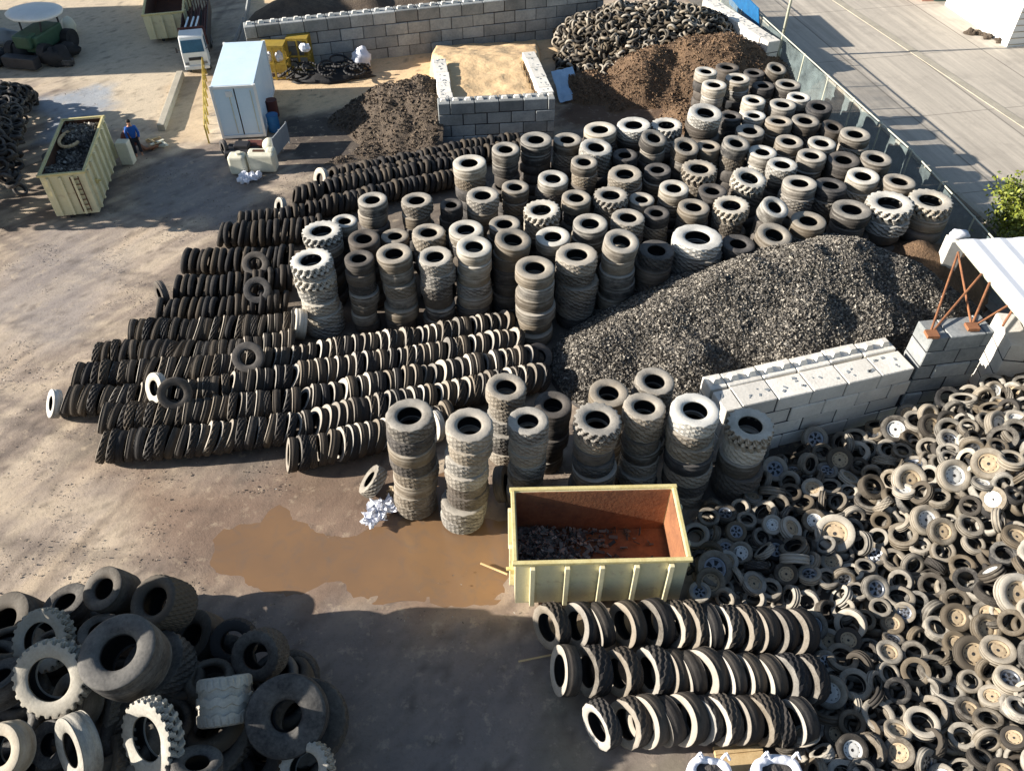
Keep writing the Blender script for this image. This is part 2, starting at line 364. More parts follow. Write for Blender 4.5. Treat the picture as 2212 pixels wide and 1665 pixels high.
nt.links.new(mth(nt,'SUBTRACT',.93,mth(nt,'MULTIPLY',a.outputs['Alpha'],.55)),b.inputs['Roughness']); bump(nt,b,na,.5,.03)
g.data.materials.append(m); tag(g,'brown and tan packed dirt yard with wheel tracks','ground',kind='structure')
def sheet(name,pts,z,mat,label,cat,wob=.0,sub=4):
    vs=[]; n=len(pts)
    for i in range(n):
        a=Vector(pts[i]); b_=Vector(pts[(i+1)%n]); p0=Vector(pts[i-1]); p3=Vector(pts[(i+2)%n])
        for k in range(sub):
            t=k/sub; q=.5*((2*a)+(-p0+b_)*t+(2*p0-5*a+4*b_-p3)*t*t+(-p0+3*a-3*b_+p3)*t**3) if wob else a.lerp(b_,t)
            if wob: q=q+Vector((mn.noise(Vector((q.x*1.5,q.y*1.5,0))),mn.noise(Vector((q.x*1.5,q.y*1.5,7)))))*wob
            vs.append((q.x,q.y,z))
    me=bpy.data.meshes.new(name); me.from_pydata(vs,[],[tuple(range(len(vs)))]); o=link(name,me,mat); tag(o,label,cat,kind='structure'); return o
def watermat(name,c1,c2):
    m,nt,b=newmat(name); g=N(nt,'ShaderNodeNewGeometry'); n=noise_tex(nt,g.outputs['Position'],.5,4,.5)
    nn_=noise_tex(nt,g.outputs['Position'],1.7,6,.65,1.2)
    cx=mixc(nt,mth(nt,'MULTIPLY',mth(nt,'SUBTRACT',n,.3),2.2,True),c1,c2)
    nt.links.new(mixc(nt,mth(nt,'MULTIPLY',mth(nt,'SUBTRACT',nn_,.5),2.6,True),cx,lin(112,98,86)),b.inputs['Base Color'])
    b.inputs['Roughness'].default_value=.1; b.inputs['Specular IOR Level'].default_value=.5
    bump(nt,b,noise_tex(nt,g.outputs['Position'],3,2,.5),.05,.01); return m
WM=watermat('muddy_water',lin(138,108,78),lin(122,98,76))
def grow(pts,k=1.16):
    c=(sum(p[0] for p in pts)/len(pts),sum(p[1] for p in pts)/len(pts)); return [(c[0]+(x-c[0])*k,c[1]+(y-c[1])*k) for x,y in pts]
for pq,c1_,c2_,lb_,zz in ((PUD[0],(146,122,100),(136,112,92),'flat brown puddle left of the orange one',-.062),(PUD[1],(150,120,86),(140,112,84),'orange brown puddle beside the open rusty skip',-.0625),(PUD[2],(150,114,72),(130,102,70),'amber puddle between the first two tall columns',-.0615)):
    sheet('puddle',DP(grow(pq)),zz,WM,lb_,'puddle',.1)
# ---------------------------------------------------------------- road outside the fence
k0,k1=P(1694,87),P(2130,483); kd=(k1-k0).normalized(); kn=Vector((kd.y,-kd.x,0)); 
if kn.x<0: kn=-kn
def rpt(s,t): return k0+kd*s+kn*t
m,nt,b=newmat('road_concrete'); gg=N(nt,'ShaderNodeNewGeometry')
def dotn(v,off):
    n=N(nt,'ShaderNodeVectorMath',operation='DOT_PRODUCT'); nt.links.new(gg.outputs['Position'],n.inputs[0]); n.inputs[1].default_value=tuple(v); return mth(nt,'SUBTRACT',n.outputs['Value'],off)
sd=dotn(kd,kd.dot(k0)); td=dotn(kn,kn.dot(k0))
def line(v,per,w): 
    f=mth(nt,'FRACT',mth(nt,'DIVIDE',v,per)); return mth(nt,'LESS_THAN',mth(nt,'ABSOLUTE',mth(nt,'SUBTRACT',f,.5)),w/per)
na=noise_tex(nt,gg.outputs['Position'],.5,8,.7); nb=noise_tex(nt,gg.outputs['Position'],5,5,.7)
cb=N(nt,'ShaderNodeCombineXYZ'); nt.links.new(mth(nt,'MULTIPLY',sd,.06),cb.inputs[0]); nt.links.new(mth(nt,'MULTIPLY',td,1.2),cb.inputs[1])
st=noise_tex(nt,cb.outputs[0],1.6,6,.7)
cc=mixc(nt,mth(nt,'ADD',mth(nt,'MULTIPLY',mth(nt,'SUBTRACT',st,.5),2.4),.5,True),lin(160,152,140),lin(204,194,178))
cc=mixc(nt,mth(nt,'MULTIPLY',mth(nt,'SUBTRACT',na,.52),3.,True),cc,lin(146,138,128))
cc=mixc(nt,mth(nt,'MULTIPLY',mth(nt,'SUBTRACT',nb,.5),.9,True),cc,lin(140,132,120))
jt=mth(nt,'MAXIMUM',line(td,4.2,.05),line(sd,7.,.03)); cc=mixc(nt,mth(nt,'MULTIPLY',jt,.55),cc,lin(90,85,78))
nt.links.new(cc,b.inputs['Base Color']); b.inputs['Roughness'].default_value=.9; bump(nt,b,nb,.3,.01)
def quad(name,pts,mat,label,cat,kind='structure'):
    me=bpy.data.meshes.new(name); me.from_pydata([tuple(p) for p in pts],[],[(0,1,2,3)]); o=link(name,me,mat); return tag(o,label,cat,kind=kind)
def rz(s,t,z): p=rpt(s,t); return (p.x,p.y,z)
quad('road',[rz(-90,.15,.06),rz(60,.15,.06),rz(60,60,.06),rz(-90,60,.06)],m,'pale concrete road slabs outside the fence','road')
vm=basic('verge_soil',lin(128,122,112),lin(98,94,88),.8,.95,0,.5,0,(lin(130,105,98),2.,1.5,.55),'Pos')
quad('verge',[rz(-90,-3.4,.055),rz(60,-3.4,.055),rz(60,-.08,.055),rz(-90,-.08,.055)],vm,'grey strip of ground along the green fence','verge')
mb=MB()
for i in range(60):
    s=-60+i*1.6; p=rpt(s,0); mb.box((p.x,p.y,.08),(1.58,.22,.2),Matrix.Rotation(math.atan2(kd.y,kd.x),3,'Z'))
tag(mb.obj('kerb',M['kerb']),'concrete kerb between verge and road','kerb',kind='structure')
p=rpt(0,6.3); mb=MB(); mb.box((p.x,p.y,.075),(150,.5,.03),Matrix.Rotation(math.atan2(kd.y,kd.x)+.06,3,'Z'))
tag(mb.obj('road_gutter',M['kerb']),'long pale drainage channel across the road slabs','gutter',kind='structure')
# ---------------------------------------------------------------- block walls
def block_wall(name,a,b_,z0,courses,ch,th,bl,mat,label,studs=True,top='stud',cat='wall',skipf=None,studh=.09):
    a=Vector((a[0],a[1],0)); b_=Vector((b_[0],b_[1],0)); d=(b_-a); L=d.length; d.normalize(); ang=math.atan2(d.y,d.x); rot=Matrix.Rotation(ang,3,'Z'); nrm=Vector((-d.y,d.x,0))
    mb=MB(); st=MB()
    for c in range(courses):
        x=-(bl/2 if c%2 else 0)
        while x<L-.05:
            x0=max(0,x); x1=min(L,x+bl)
            if x1-x0>.15:
                cpos=a+d*((x0+x1)/2)+nrm*(th/2+random.uniform(-.03,.03))
                mb.box((cpos.x,cpos.y,z0+ch*(c+.5)),(x1-x0-.03,th-.02,ch-random.uniform(.018,.035)),rot@Matrix.Rotation(random.gauss(0,.006),3,'Z'))
                if c==courses-1 and studs:
                    k=max(1,round((x1-x0)/.6))
                    for q in range(k):
                        if top=='marks':
                            for w in range(4):
                                if random.random()<.25: continue
                                sp=a+d*(x0+(x1-x0)*(q+random.uniform(.15,.85))/k)+nrm*(th*random.uniform(.22,.78)); s_=random.uniform(.04,.13)
                                st.box((sp.x,sp.y,z0+ch*courses-.012),(s_,s_*random.uniform(.4,1),.03),Matrix.Rotation(random.uniform(0,3),3,'Z')); 
                            continue
                        for w in (0,):
                            sp=a+d*(x0+(x1-x0)*(q+.5)/k)+nrm*(th*(.5+w))
                            st.box((sp.x,sp.y,z0+ch*courses-.015+studh/2),(.30 if top=='stud' else .2,.26 if top=='stud' else .16,studh),rot,taper=.6)
            x+=bl
    mid=MB(); cpos=a+d*(L/2)+nrm*(th/2); mid.box((cpos.x,cpos.y,z0+ch*courses/2-.04),(L-.06,th-.09,ch*courses-.1),rot)
    root=empty(name,(a.x,a.y,0)); tag(root,label,cat)
    for nm,bb,mt in (('blocks',mb,mat),('joint_fill',mid,M['darkst'])): 
        o=bb.obj(nm,mt,root); o.matrix_parent_inverse=Matrix.Translation(-root.location)
        if nm=='blocks': bevel(o,.025,1)
    if studs: 
        o=st.obj('studs' if top=='stud' else 'debris_marks',M['concpale'] if top=='stud' else M['ware'],root); o.matrix_parent_inverse=Matrix.Translation(-root.location)
    return root
# back wall
A=P(548,158); B=P(1300,71)
block_wall('block_wall',A.xy,B.xy,-.1,4,.64,.8,1.25,M['conc'],'long grey concrete block wall running along the back of the yard',studh=.14)
# cell
cz=2.0; cfl=P(945,225,cz); cfr=P(1200,212,cz); cbl=P(935,125,cz); cbr=P(1155,110,cz)
block_wall('block_wall',cfl.xy,cfr.xy,-.25,4,.56,.7,1.15,M['conc'],'front wall of the square sand bay, grey courses above the small tyre rows',studh=.1)
fl2=(cfl.x+.68,cfl.y+.72); 
block_wall('block_wall',fl2,(cbl.x+.68,cbl.y),-.25,4,.56,.68,1.15,M['concpale'],'pale left wall of the square sand bay beside the brown heap',top='marks',studh=.06)
block_wall('block_wall',(cfr.x,cfr.y+.72),(cbr.x,cbr.y),-.25,4,.56,.68,1.15,M['concpale'],'pale right wall of the square sand bay beside the light blue sheet',top='marks',studh=.06)
# right low wall and high piece
wz=2.3; w0=P(1607-40,888,wz); w1=P(1985,792,wz)
dw=(w1-w0).normalized()
block_wall('block_wall',w0.xy,(w1-dw*.02).xy,-.02,4,.58,.85,1.15,M['concpale'],'low pale block wall holding back the heap of shredded rubber',top='marks',studh=.03)
wq=wnv=Vector((-dw.y,dw.x,0)); block_wall('block_wall',(w0+wnv*.9).xy,(w1-dw*.02+wnv*.9).xy,-.02,4,.58,.6,1.15,M['concpale'],'row of pale studded blocks between the low wall and the rubber heap',top='stud',studh=.16)
tz=3.4; t0=w1+dw*.02; 
t0=Vector((t0.x,t0.y,0)); t1=P(2150,712,tz)
block_wall('block_wall',t0.xy,(t1.x,t1.y-.1),-.02,6,.57,.85,1.15,M['conc'],'tall dark block wall under the rusty steel struts',studs=False)
s0=P(2185,745,2.6); block_wall('block_wall',s0.xy,(s0.x+3.5,s0.y-.5),-.02,4,.65,1.6,1.3,M['concpale'],'pale block stack at the right edge below the white roof',studs=False)
# ---------------------------------------------------------------- heaps
def lobe(x,y,Yw,slope=.7): p=PY(x,y,Yw); return (p.x,p.y,p.z,slope)
def lh(x,y,h,slope=.7): p=P(x,y,h); return (p.x,p.y,h,slope)
def heapf(lobes,k=4.0,namp=.25,nf=.9,seed=0):
    def h(x,y):
        s=0
        for lx,ly,lh,sl in lobes: s=s+np.exp(np.minimum(k*(lh+.25-sl*np.sqrt((x-lx)**2+(y-ly)**2+.35)),40))
        v=np.log(s+np.exp(k*-1.2))/k
        return v+(fbm(x*nf+seed,y*nf+seed*2)-.5)*2*namp*np.clip(v+.5,0,1)
    return h
def heap(name,h,bb,res,mat,label,cat,kind=None):
    xs=np.arange(bb[0],bb[2],res); ys=np.arange(bb[1],bb[3],res); X,Y=np.meshgrid(xs,ys); Z=h(X,Y)
    ny,nx=X.shape; idx=np.arange(nx*ny).reshape(ny,nx); Fc=np.stack([idx[:-1,:-1],idx[:-1,1:],idx[1:,1:],idx[1:,:-1]],-1).reshape(-1,4)
    keep=(Z.ravel()[Fc].max(1)>-.08); Fc=Fc[keep]; used=np.unique(Fc); mp=np.full(nx*ny,-1); mp[used]=np.arange(len(used))
    V=np.stack([X,Y,np.maximum(Z,-.25)],-1).reshape(-1,3)[used]
    o=fastmesh(name,V,mp[Fc],mat,True); tag(o,label,cat,kind=kind); return o
def chips(name,h,bb,n,size,mat,cond=None,parent=None,lift=.02):
    x=NR.uniform(bb[0],bb[2],n*3); y=NR.uniform(bb[1],bb[3],n*3); z=h(x,y); ok=z>.03
    if cond is not None: ok&=cond(x,y)
    x=x[ok][:n];y=y[ok][:n];z=z[ok][:n]; n=len(x)
    L=size*NR.uniform(.5,1.5,n); W=L*NR.uniform(.3,.7,n)
    a=NR.normal(size=(n,3)); a[:,2]*=.6; a/=np.linalg.norm(a,axis=1)[:,None]
    b=NR.normal(size=(n,3)); b-= (a*b).sum(1)[:,None]*a; b/=np.linalg.norm(b,axis=1)[:,None]; c=np.cross(a,b)
    ctr=np.stack([x,y,z+lift+NR.uniform(0,.04,n)],-1)
    la=a*L[:,None]; wb=b*W[:,None]; hc=c*(L*.25)[:,None]
    V=np.stack([ctr-la-wb,ctr-la+wb,ctr+wb+hc,ctr-wb+hc,ctr+la+wb,ctr+la-wb],1).reshape(-1,3)
    i=np.arange(n)[:,None]*6; Fc=np.concatenate([i+np.array([[0,3,2,1]]),i+np.array([[3,5,4,2]])],0)
    o=fastmesh(name,V,Fc,mat); 
    if parent: o.parent=parent
    return o
ml=[lobe(1850,512,22.6,.78),lobe(1760,530,22.3,.76),lobe(1665,560,21.9,.76),lobe(1560,598,21.5,.76),lobe(1455,655,20.9,.76),lobe(1350,715,20.2,.78),lobe(1960,560,22.2,.8),lobe(1500,735,19.3,.78),lobe(1900,640,20.6,.8),lobe(1745,640,20.4,.8),lobe(2020,640,21.3,.85)]
hm=heapf(ml,5.,.28,.8,3)
wnrm=Vector((-dw.y,dw.x)); 
w0=w0+Vector((wnrm.x,wnrm.y,0))*.6
def behind(x,y): return ((x-w0.x)*wnrm.x+(y-w0.y)*wnrm.y>.9)|((x<w0.x-.1))
def hm2(x,y):
    t=np.clip((((x-w0.x)*wnrm.x+(y-w0.y)*wnrm.y)-.75)/.35,0,1); t=np.where(x<w0.x-.2,1,t); s=np.clip((2.2+ ((x-w0.x)*wnrm.x+(y-w0.y)*wnrm.y-.8)*.9),0,9)
    v=hm(x,y); v=np.where(x>w0.x-.2,np.minimum(v,s),v); return v*t-.3*(1-t)
mo=heap('shredded_rubber_heap',hm2,(0,14,19,28),.1,M['mound'],'large dark grey heap of shredded rubber behind the low pale wall','heap')
ch=chips('rubber_chips',hm2,(0,14,19,28),130000,.042,M['chips'],None,mo); tag(ch,None,None,kind='stuff')
hb=heapf([lh(1510,75,2.3),lh(1570,72,2.4),lh(1615,88,1.9),lh(1410,100,1.9,.75),lh(1385,135,1.5,.8),lh(1280,142,1.3,.85),lh(1235,155,1.0,.9),lh(1575,135,1.5,.8),lh(1440,190,.7,.9),lh(1490,215,1.1,.9),lh(1330,230,.2)],6.,.4,.9,11)
bo=heap('compost_heap',hb,(2.5,31,20,50),.12,M['dirt'],'rust brown compost heap beyond the far tyre columns','heap')
cmat=basic('compost_crumbs',lin(138,112,86),lin(80,64,50),5.,.95,0,.5,1.0)
ck=chips('crumbs',hb,(2.5,31,20,50),12000,.045,cmat,None,bo); tag(ck,kind='stuff')
hl=heapf([lh(905,168,2.1,.72),lh(862,180,1.9,.75),lh(830,180,1.3,.8),lh(928,205,1.9,.8),lh(832,212,1.0,.9),lh(908,240,1.3,.9),lh(928,275,1.0,.9),lh(860,280,.7,.8),lh(800,225,.6,.6),lh(760,240,.4,.5),lh(800,318,.3),lh(745,335,.2),lh(700,350,.1)],6.,.4,1.1,23)
lo_=heap('waste_heap',hl,(-15,27,cfl.x+.3,45),.12,M['dirtgrey'],'grey brown heap of fibrous waste against the left of the sand bay','heap')
gmat=basic('waste_crumbs',lin(122,106,88),lin(58,52,46),5.,.95,0,.5,1.0)
ck=chips('crumbs',hl,(-15,27,cfl.x-.05,45),7000,.05,gmat,None,lo_); tag(ck,kind='stuff')
# sand inside the bay, sloping down behind
xa,xb=cfl.x+.2,cfr.x+1.2
def hs(x,y):
    q=np.clip((y-cfl.y)/(cbl.y-cfl.y),0,1); sp=np.clip((y-cbl.y)/2,0,1)*.9
    e=np.clip((x-(cfl.x+(cbl.x-cfl.x)*q+.35-sp))/.3,0,1)*np.clip((cfr.x+(cbr.x-cfr.x)*q-.35+sp-x)/.3,0,1)
    f=np.clip((y-(cfl.y+(cfr.y-cfl.y)*np.clip((x-cfl.x)/(cfr.x-cfl.x),0,1.6)+.3))/.3,0,1); back=np.clip(1-(y-cbl.y-1)/6,0,1)
    return (1.72*e*f*back+(fbm(x*1.2,y*1.2)-.5)*.22)-.3*(1-f)-.3*(1-e)
heap('sand_fill',hs,(cfl.x-2,cfl.y,cfr.x+2.5,cbl.y+8),.12,M['sand'],'pale sand filling the square block bay','sand')
# ---------------------------------------------------------------- tyre meshes
TM={}
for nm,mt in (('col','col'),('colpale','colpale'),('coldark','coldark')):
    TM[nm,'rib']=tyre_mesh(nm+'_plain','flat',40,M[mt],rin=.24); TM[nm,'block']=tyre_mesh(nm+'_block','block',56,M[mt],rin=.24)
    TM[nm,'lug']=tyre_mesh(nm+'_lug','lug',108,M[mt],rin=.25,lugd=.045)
for nm in ('row','big'):
    TM[nm,'rib']=tyre_mesh(nm+'_plain','smooth',36,M[nm],rin=.29); TM[nm,'block']=tyre_mesh(nm+'_block','block',48,M[nm],rin=.29)
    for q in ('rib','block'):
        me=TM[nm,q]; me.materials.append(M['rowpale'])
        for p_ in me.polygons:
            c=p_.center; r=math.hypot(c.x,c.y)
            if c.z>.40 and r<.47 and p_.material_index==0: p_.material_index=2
TM['heap','rib']=tyre_mesh('small_tyre_rib','rib',30,M['heap'],rin=.30); TM['heap','block']=tyre_mesh('small_tyre_block','block',36,M['heap'],rin=.29)
TM['pile','rib']=tyre_mesh('loader_smooth','smooth',72,M['pile'],rin=.22); TM['pile','lug']=tyre_mesh('loader_lug','lug',144,M['pilepale'],rin=.28,lugd=.05)
TM['pile','block']=tyre_mesh('loader_block','block',96,M['pile'],rin=.24); TM['pile','zig']=tyre_mesh('loader_zig','zig',96,M['pilepale'],rin=.25)
TM['pile','knob']=tyre_mesh('loader_knob','block',120,M['pile'],rin=.25)
TM['pile','fat']=tyre_mesh('loader_fat','smooth',72,M['pile'],rin=.175)
TM['pile','pale']=tyre_mesh('loader_pale','smooth',72,M['pilepale'],rin=.25)
ORD=lambda n:{1:'first',2:'second',3:'third',4:'fourth',5:'fifth',6:'sixth',7:'seventh',8:'eighth',9:'ninth',10:'tenth'}.get(n,str(n)+('th' if n%100 in(11,12,13) else {1:'st',2:'nd',3:'rd'}.get(n%10,'th')))
# ---------------------------------------------------------------- tyre columns   (x, y, width px, height m, tone, tread, tilt)
c_,p_,d_='col','colpale','coldark'
front=[(885,895,95,3.9,c_,'block',0),(1015,915,94,3.9,c_,'block',0),(1141,907,82,3.6,c_,'block',0),(1291,903,92,3.5,c_,'lug',0),(1392,877,84,3.4,c_,'block',0),(1501,883,96,3.5,p_,'block',0),(1622,914,90,2.75,p_,'lug',0)]
second=[(1093,833,80,2.9,c_,'block',0),(1196,872,75,2.6,d_,'rib',0),(1315,846,78,2.9,c_,'rib',0),(1414,821,78,2.9,c_,'block',0)]
left=[(672,559,80,3.0,p_,'lug',0),(776,556,58,3.0,d_,'rib',0),(851,545,70,3.1,c_,'rib',0),(940,552,68,3.0,c_,'block',0),(1024,530,70,3.2,p_,'rib',0),(1108,515,72,3.2,c_,'rib',0),(1155,576,78,3.0,c_,'rib',0),(1246,548,82,3.0,c_,'block',0),(1342,519,70,3.3,c_,'rib',.2),(1419,538,70,2.7,d_,'block',0),(1511,511,98,2.8,p_,'block',0)]
field=[(699,494,76,3.,p_,'lug',0),(740,478,50,2.8,p_,'rib',0),(786,513,62,2.9,d_,'rib',0),(853,508,55,2.7,c_,'rib',0),(925,500,66,2.9,c_,'block',0),(1007,494,68,3.1,p_,'rib',0),(1091,482,62,2.9,c_,'rib',0),(1195,509,68,2.9,p_,'rib',0),(1275,480,68,3.,c_,'rib',0),(1357,468,66,2.9,c_,'block',0),(1419,458,50,2.8,d_,'rib',0),(1499,445,62,2.9,c_,'rib',0),(1592,524,65,2.6,d_,'rib',0),(1672,505,70,2.8,c_,'rib',.15),(1672,446,56,3.2,p_,'rib',.45),(1748,475,68,2.9,c_,'rib',0),(1842,450,76,2.9,c_,'rib',0),(1924,436,88,3.,p_,'lug',0),(2010,430,82,3.,p_,'lug',0),
(805,430,58,3.,c_,'rib',0),(901,431,62,3.,c_,'block',0),(975,440,45,2.8,d_,'rib',0),(1043,420,64,3.,c_,'block',0),(1113,402,54,2.9,c_,'rib',0),(1171,451,70,3.,p_,'lug',0),(1245,425,58,3.,c_,'rib',0),(1320,420,66,3.,c_,'lug',0),(1387,428,50,2.8,c_,'rib',0),(1456,404,58,3.,p_,'rib',0),(1540,410,56,2.9,d_,'rib',0),(1581,441,68,3.,p_,'lug',0),(1728,394,66,3.,c_,'rib',0),(1796,398,62,2.9,d_,'rib',0),(1866,378,62,3.,p_,'rib',0),(1944,390,62,3.,c_,'rib',0),
(1013,350,66,3.4,p_,'rib',0),(1092,320,55,3.2,c_,'rib',0),(1195,384,60,3.1,p_,'rib',0),(1262,348,52,3.1,c_,'rib',0),(1351,374,66,3.,c_,'block',0),(1421,365,52,2.9,d_,'rib',0),(1511,362,68,3.,c_,'lug',0),(1618,383,66,3.,p_,'lug',.2),(1688,352,60,3.,p_,'block',0),(1755,334,56,3.,c_,'rib',0),(1825,343,62,2.9,d_,'rib',0),(1893,340,60,3.,c_,'rib',0),
(1158,300,62,3.2,c_,'rib',0),(1226,300,56,3.,c_,'rib',0),(1287,317,64,3.1,p_,'block',.15),(1351,333,50,2.8,d_,'rib',0),(1411,297,52,3.3,c_,'rib',.25),(1490,314,55,3.,c_,'rib',.25),(1537,317,50,2.9,c_,'rib',0),(1582,307,56,3.2,c_,'rib',.15),(1642,327,58,3.,p_,'rib',0),(1706,304,54,3.,c_,'rib',0),(1776,307,54,3.,p_,'rib',0),(1848,288,58,3.,c_,'rib',0),
(1297,278,64,3.1,p_,'rib',0),(1370,268,66,3.1,p_,'block',0),(1441,268,60,3.,p_,'lug',0),(1524,242,66,3.6,p_,'block',.1),(1583,250,46,2.9,d_,'rib',0),(1621,281,56,3.,c_,'rib',0),(1630,249,46,3.,p_,'rib',0),(1680,259,54,3.,c_,'rib',0),(1739,259,54,3.,c_,'rib',0),(1799,273,46,2.8,d_,'rib',.2),
(1544,182,48,3.3,p_,'rib',0),(1594,168,48,3.1,p_,'rib',0),(1629,215,46,3.1,p_,'rib',0),(1652,184,44,2.8,d_,'rib',0),(1691,224,52,3.,c_,'rib',0),(1726,208,46,3.,p_,'rib',0),(1770,229,50,3.,d_,'rib',.1),(1525,153,44,3.4,p_,'rib',0),(1572,144,46,2.9,d_,'rib',0),(1632,156,42,2.8,d_,'rib',0),(1674,147,40,3.,c_,'rib',.3),(1701,181,50,2.9,c_,'rib',0)]
cols=[]
def reg(lst,grp):
    for t in lst:
        p=P(t[0],t[1],t[3]); dp=depth(p); d=t[2]*dp/F*1.13; cols.append([p.x,p.y,t[3],d,t,grp])
reg(front,'front'); reg(second,'second'); reg(left,'left'); reg(field,'field')
for it in range(22):
    for i in range(len(cols)):
        for j in range(i):
            a,b_=cols[i],cols[j]; dx,dy=a[0]-b_[0],a[1]-b_[1]; ds=math.hypot(dx,dy)+1e-6; need=(a[3]+b_[3])*.5*.97
            if ds<need:
                k=(need-ds)*.16; a[0]+=dx/ds*k; a[1]+=dy/ds*k; b_[0]-=dx/ds*k; b_[1]-=dy/ds*k
                if it>6: a[3]*=.997; b_[3]*=.997
# ranks of the field by distance
fc=sorted([c for c in cols if c[5]=='field'],key=lambda c:c[1]); NRK=9; ranks={}
for i,c in enumerate(fc): ranks[id(c)]=i*NRK//len(fc)
rankidx={}
for r in range(NRK):
    for k,c in enumerate(sorted([c for c in fc if ranks[id(c)]==r],key=lambda c:c[0]/(c[1]+5))): rankidx[id(c)]=(r,k+1)
RN=['nearest','second','third','fourth','fifth','sixth','seventh','eighth','farthest']
tonew={'col':'dusty grey','colpale':'pale cream','coldark':'dark'}; trw={'rib':'smooth','block':'chunky','lug':'deep lugged'}
cand=[]; colbulk=Bulk()
for ci,c in enumerate(cols):
    x,y,hh,d,t,grp=c; W0=random.uniform(.44,.54)
    n=max(3,round(hh/W0)); W=hh/n; order={'front':front,'second':second,'left':left}.get(grp)
    if grp=='front': where=f"{ORD(front.index(t)+1)} front column from the left"
    elif grp=='second': where=f"{ORD(second.index(t)+1)} column of the short second rank"
    elif grp=='left': where=f"{ORD(left.index(t)+1)} tall column facing the long rows"
    else:
        r,k=rankidx[id(c)]; where=f"{ORD(k)} column from left, {RN[r]} field rank"
    # lean of whole column
    lx,ly=random.gauss(0,.03),random.gauss(0,.03)
    kinds=['rib','block','rib','block']
    for q in range(n):
        top=(q==n-1); zc=W*(q+.5); off=0 if top else .06
        kd_=t[5] if top else (t[5] if grp in('front','left') and random.random()<.7 and t[5]!='lug' else random.choice(kinds))
        if grp=='left' and t[0]==672 and q==n-2: kd_='lug'
        dd=d*(1 if top else random.uniform(.9,1.06)); tl=t[6] if top else 0
        ax=Vector((random.gauss(0,.03)+tl*.5,random.gauss(0,.03)-tl*.8,1)) if top else Vector((random.gauss(0,.015),random.gauss(0,.015),1))
        tone=t[4] if top else random.choice([t[4],'col','coldark','col'])
        if t[0]==672: tone='colpale'
        pos=(x+lx*(zc-hh)+random.uniform(-off,off),y+ly*(zc-hh)+random.uniform(-off,off),zc+(.12*tl if top else 0))
        pri=(n-1-q)*(1. if grp!='field' else 6.)+(0 if grp in('front','second') else 3 if grp=='left' else 4)+ (0 if not top else -20)
        if grp=='second': pri+=4 if not top else 0
        cand.append((pri,pos,ax,dd,W*.985,tone,kd_,n-q,where,n))
cand.sort(key=lambda a:a[0])
for i,(pri,pos,ax,dd,w,tone,kd_,fromtop,where,n) in enumerate(cand):
    if i<296:
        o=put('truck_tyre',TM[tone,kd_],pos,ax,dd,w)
        ps='topmost tyre' if fromtop==1 else 'lowest tyre' if fromtop==n else f'tyre {ORD(fromtop)} from top'
        tag(o,f"{tonew[tone]} {ps}, {where}",'tyre','truck tyres stacked flat in tall columns')
    else: colbulk.add(pos,ax,dd,w)
o=colbulk.obj('stacked_tyres',M['coldark']); tag(o,'the mostly hidden lower truck tyres inside the field of columns','tyres','truck tyres stacked flat in tall columns','stuff')
# ---------------------------------------------------------------- rows of upright tyres
rowbulk=Bulk()
def row(pts,d,w,sp,lean,name,indiv,key='row',yaw=0.0,gap=None,start=0,jl=.07,z0=0,nm='truck_tyre_upright'):
    W3=[P(x,y,z0+d*.48) for x,y in pts]; seg=[]; 
    out=[]; tot=[0]
    for a,b_ in zip(W3,W3[1:]): tot.append(tot[-1]+(b_-a).length)
    s=0; k=0
    while s<tot[-1]:
        i=max(j for j in range(len(W3)-1) if tot[j]<=s); t=(s-tot[i])/(tot[i+1]-tot[i]); p=W3[i].lerp(W3[i+1],t); dr=(W3[i+1]-W3[i]).normalized()
        le=lean+random.gauss(0,jl)+ .06*math.sin(s*1.7+d*9); ya=yaw+random.gauss(0,.07)
        ax=Quaternion((0,0,1),ya)@(-dr*math.cos(le)+Vector((0,0,1))*math.sin(le)); dd=d*random.uniform(.93,1.05)
        z=z0+dd*.5*math.cos(le)+w*.5*math.sin(le)
        out.append((Vector((p.x,p.y,z)),ax,dd,w*random.uniform(.9,1.1)))
        s+=sp*random.uniform(.85,1.15)+(gap(k) if gap else 0); k+=1
    for k,(p,ax,dd,ww) in enumerate(out):
        if indiv:
            o=put('row_tyre',TM[key,random.choice(['rib','rib','block'])],p,ax,dd,ww)
            tag(o,f"upright tyre, {ORD(k+1)} from left in the {name}",'tyre','tyres standing on edge in long rows')
        else: rowbulk.add(p,ax,dd,ww)
    return out
S=.255; CNT=0
long=[([(225,966),(400,955),(635,926),(900,868),(1180,812)],1.08,.27,'frontmost long row',.42),
([(230,905),(380,898),(635,872),(900,822),(1150,776)],1.04,.27,'second long row from the front',.40),
([(150,868),(300,862),(420,850),(635,818),(900,776),(1112,738)],1.04,.27,'third long row from the front',.40),
([(170,816),(310,806),(470,798),(640,776),(900,735),(1105,696)],1.0,.27,'fourth long row, below the tall columns',.40),
([(632,984),(740,962),(840,938),(940,912),(980,898)],1.08,.27,'short row nearest the puddles',.36)]
for pts,d,w,nmx,le in long:
    CNT+=len(row(pts,d,w,S*1.12,le*1.0,nmx,True,'row',0,jl=.10))
for pts,d,nmx,le in [([(290,722),(400,718),(560,712),(640,700)],1.04,'row beside the lone dark ring',.3),([(215,770),(310,764),(420,768),(520,762),(640,742)],1.02,'row behind the fourth long row',.3)]:
    if CNT<285: CNT+=len(row(pts,d,.24,S*1.1,le,nmx,CNT<250,'row'))
    else: row(pts,d,.24,S*1.1,le,nmx,False)
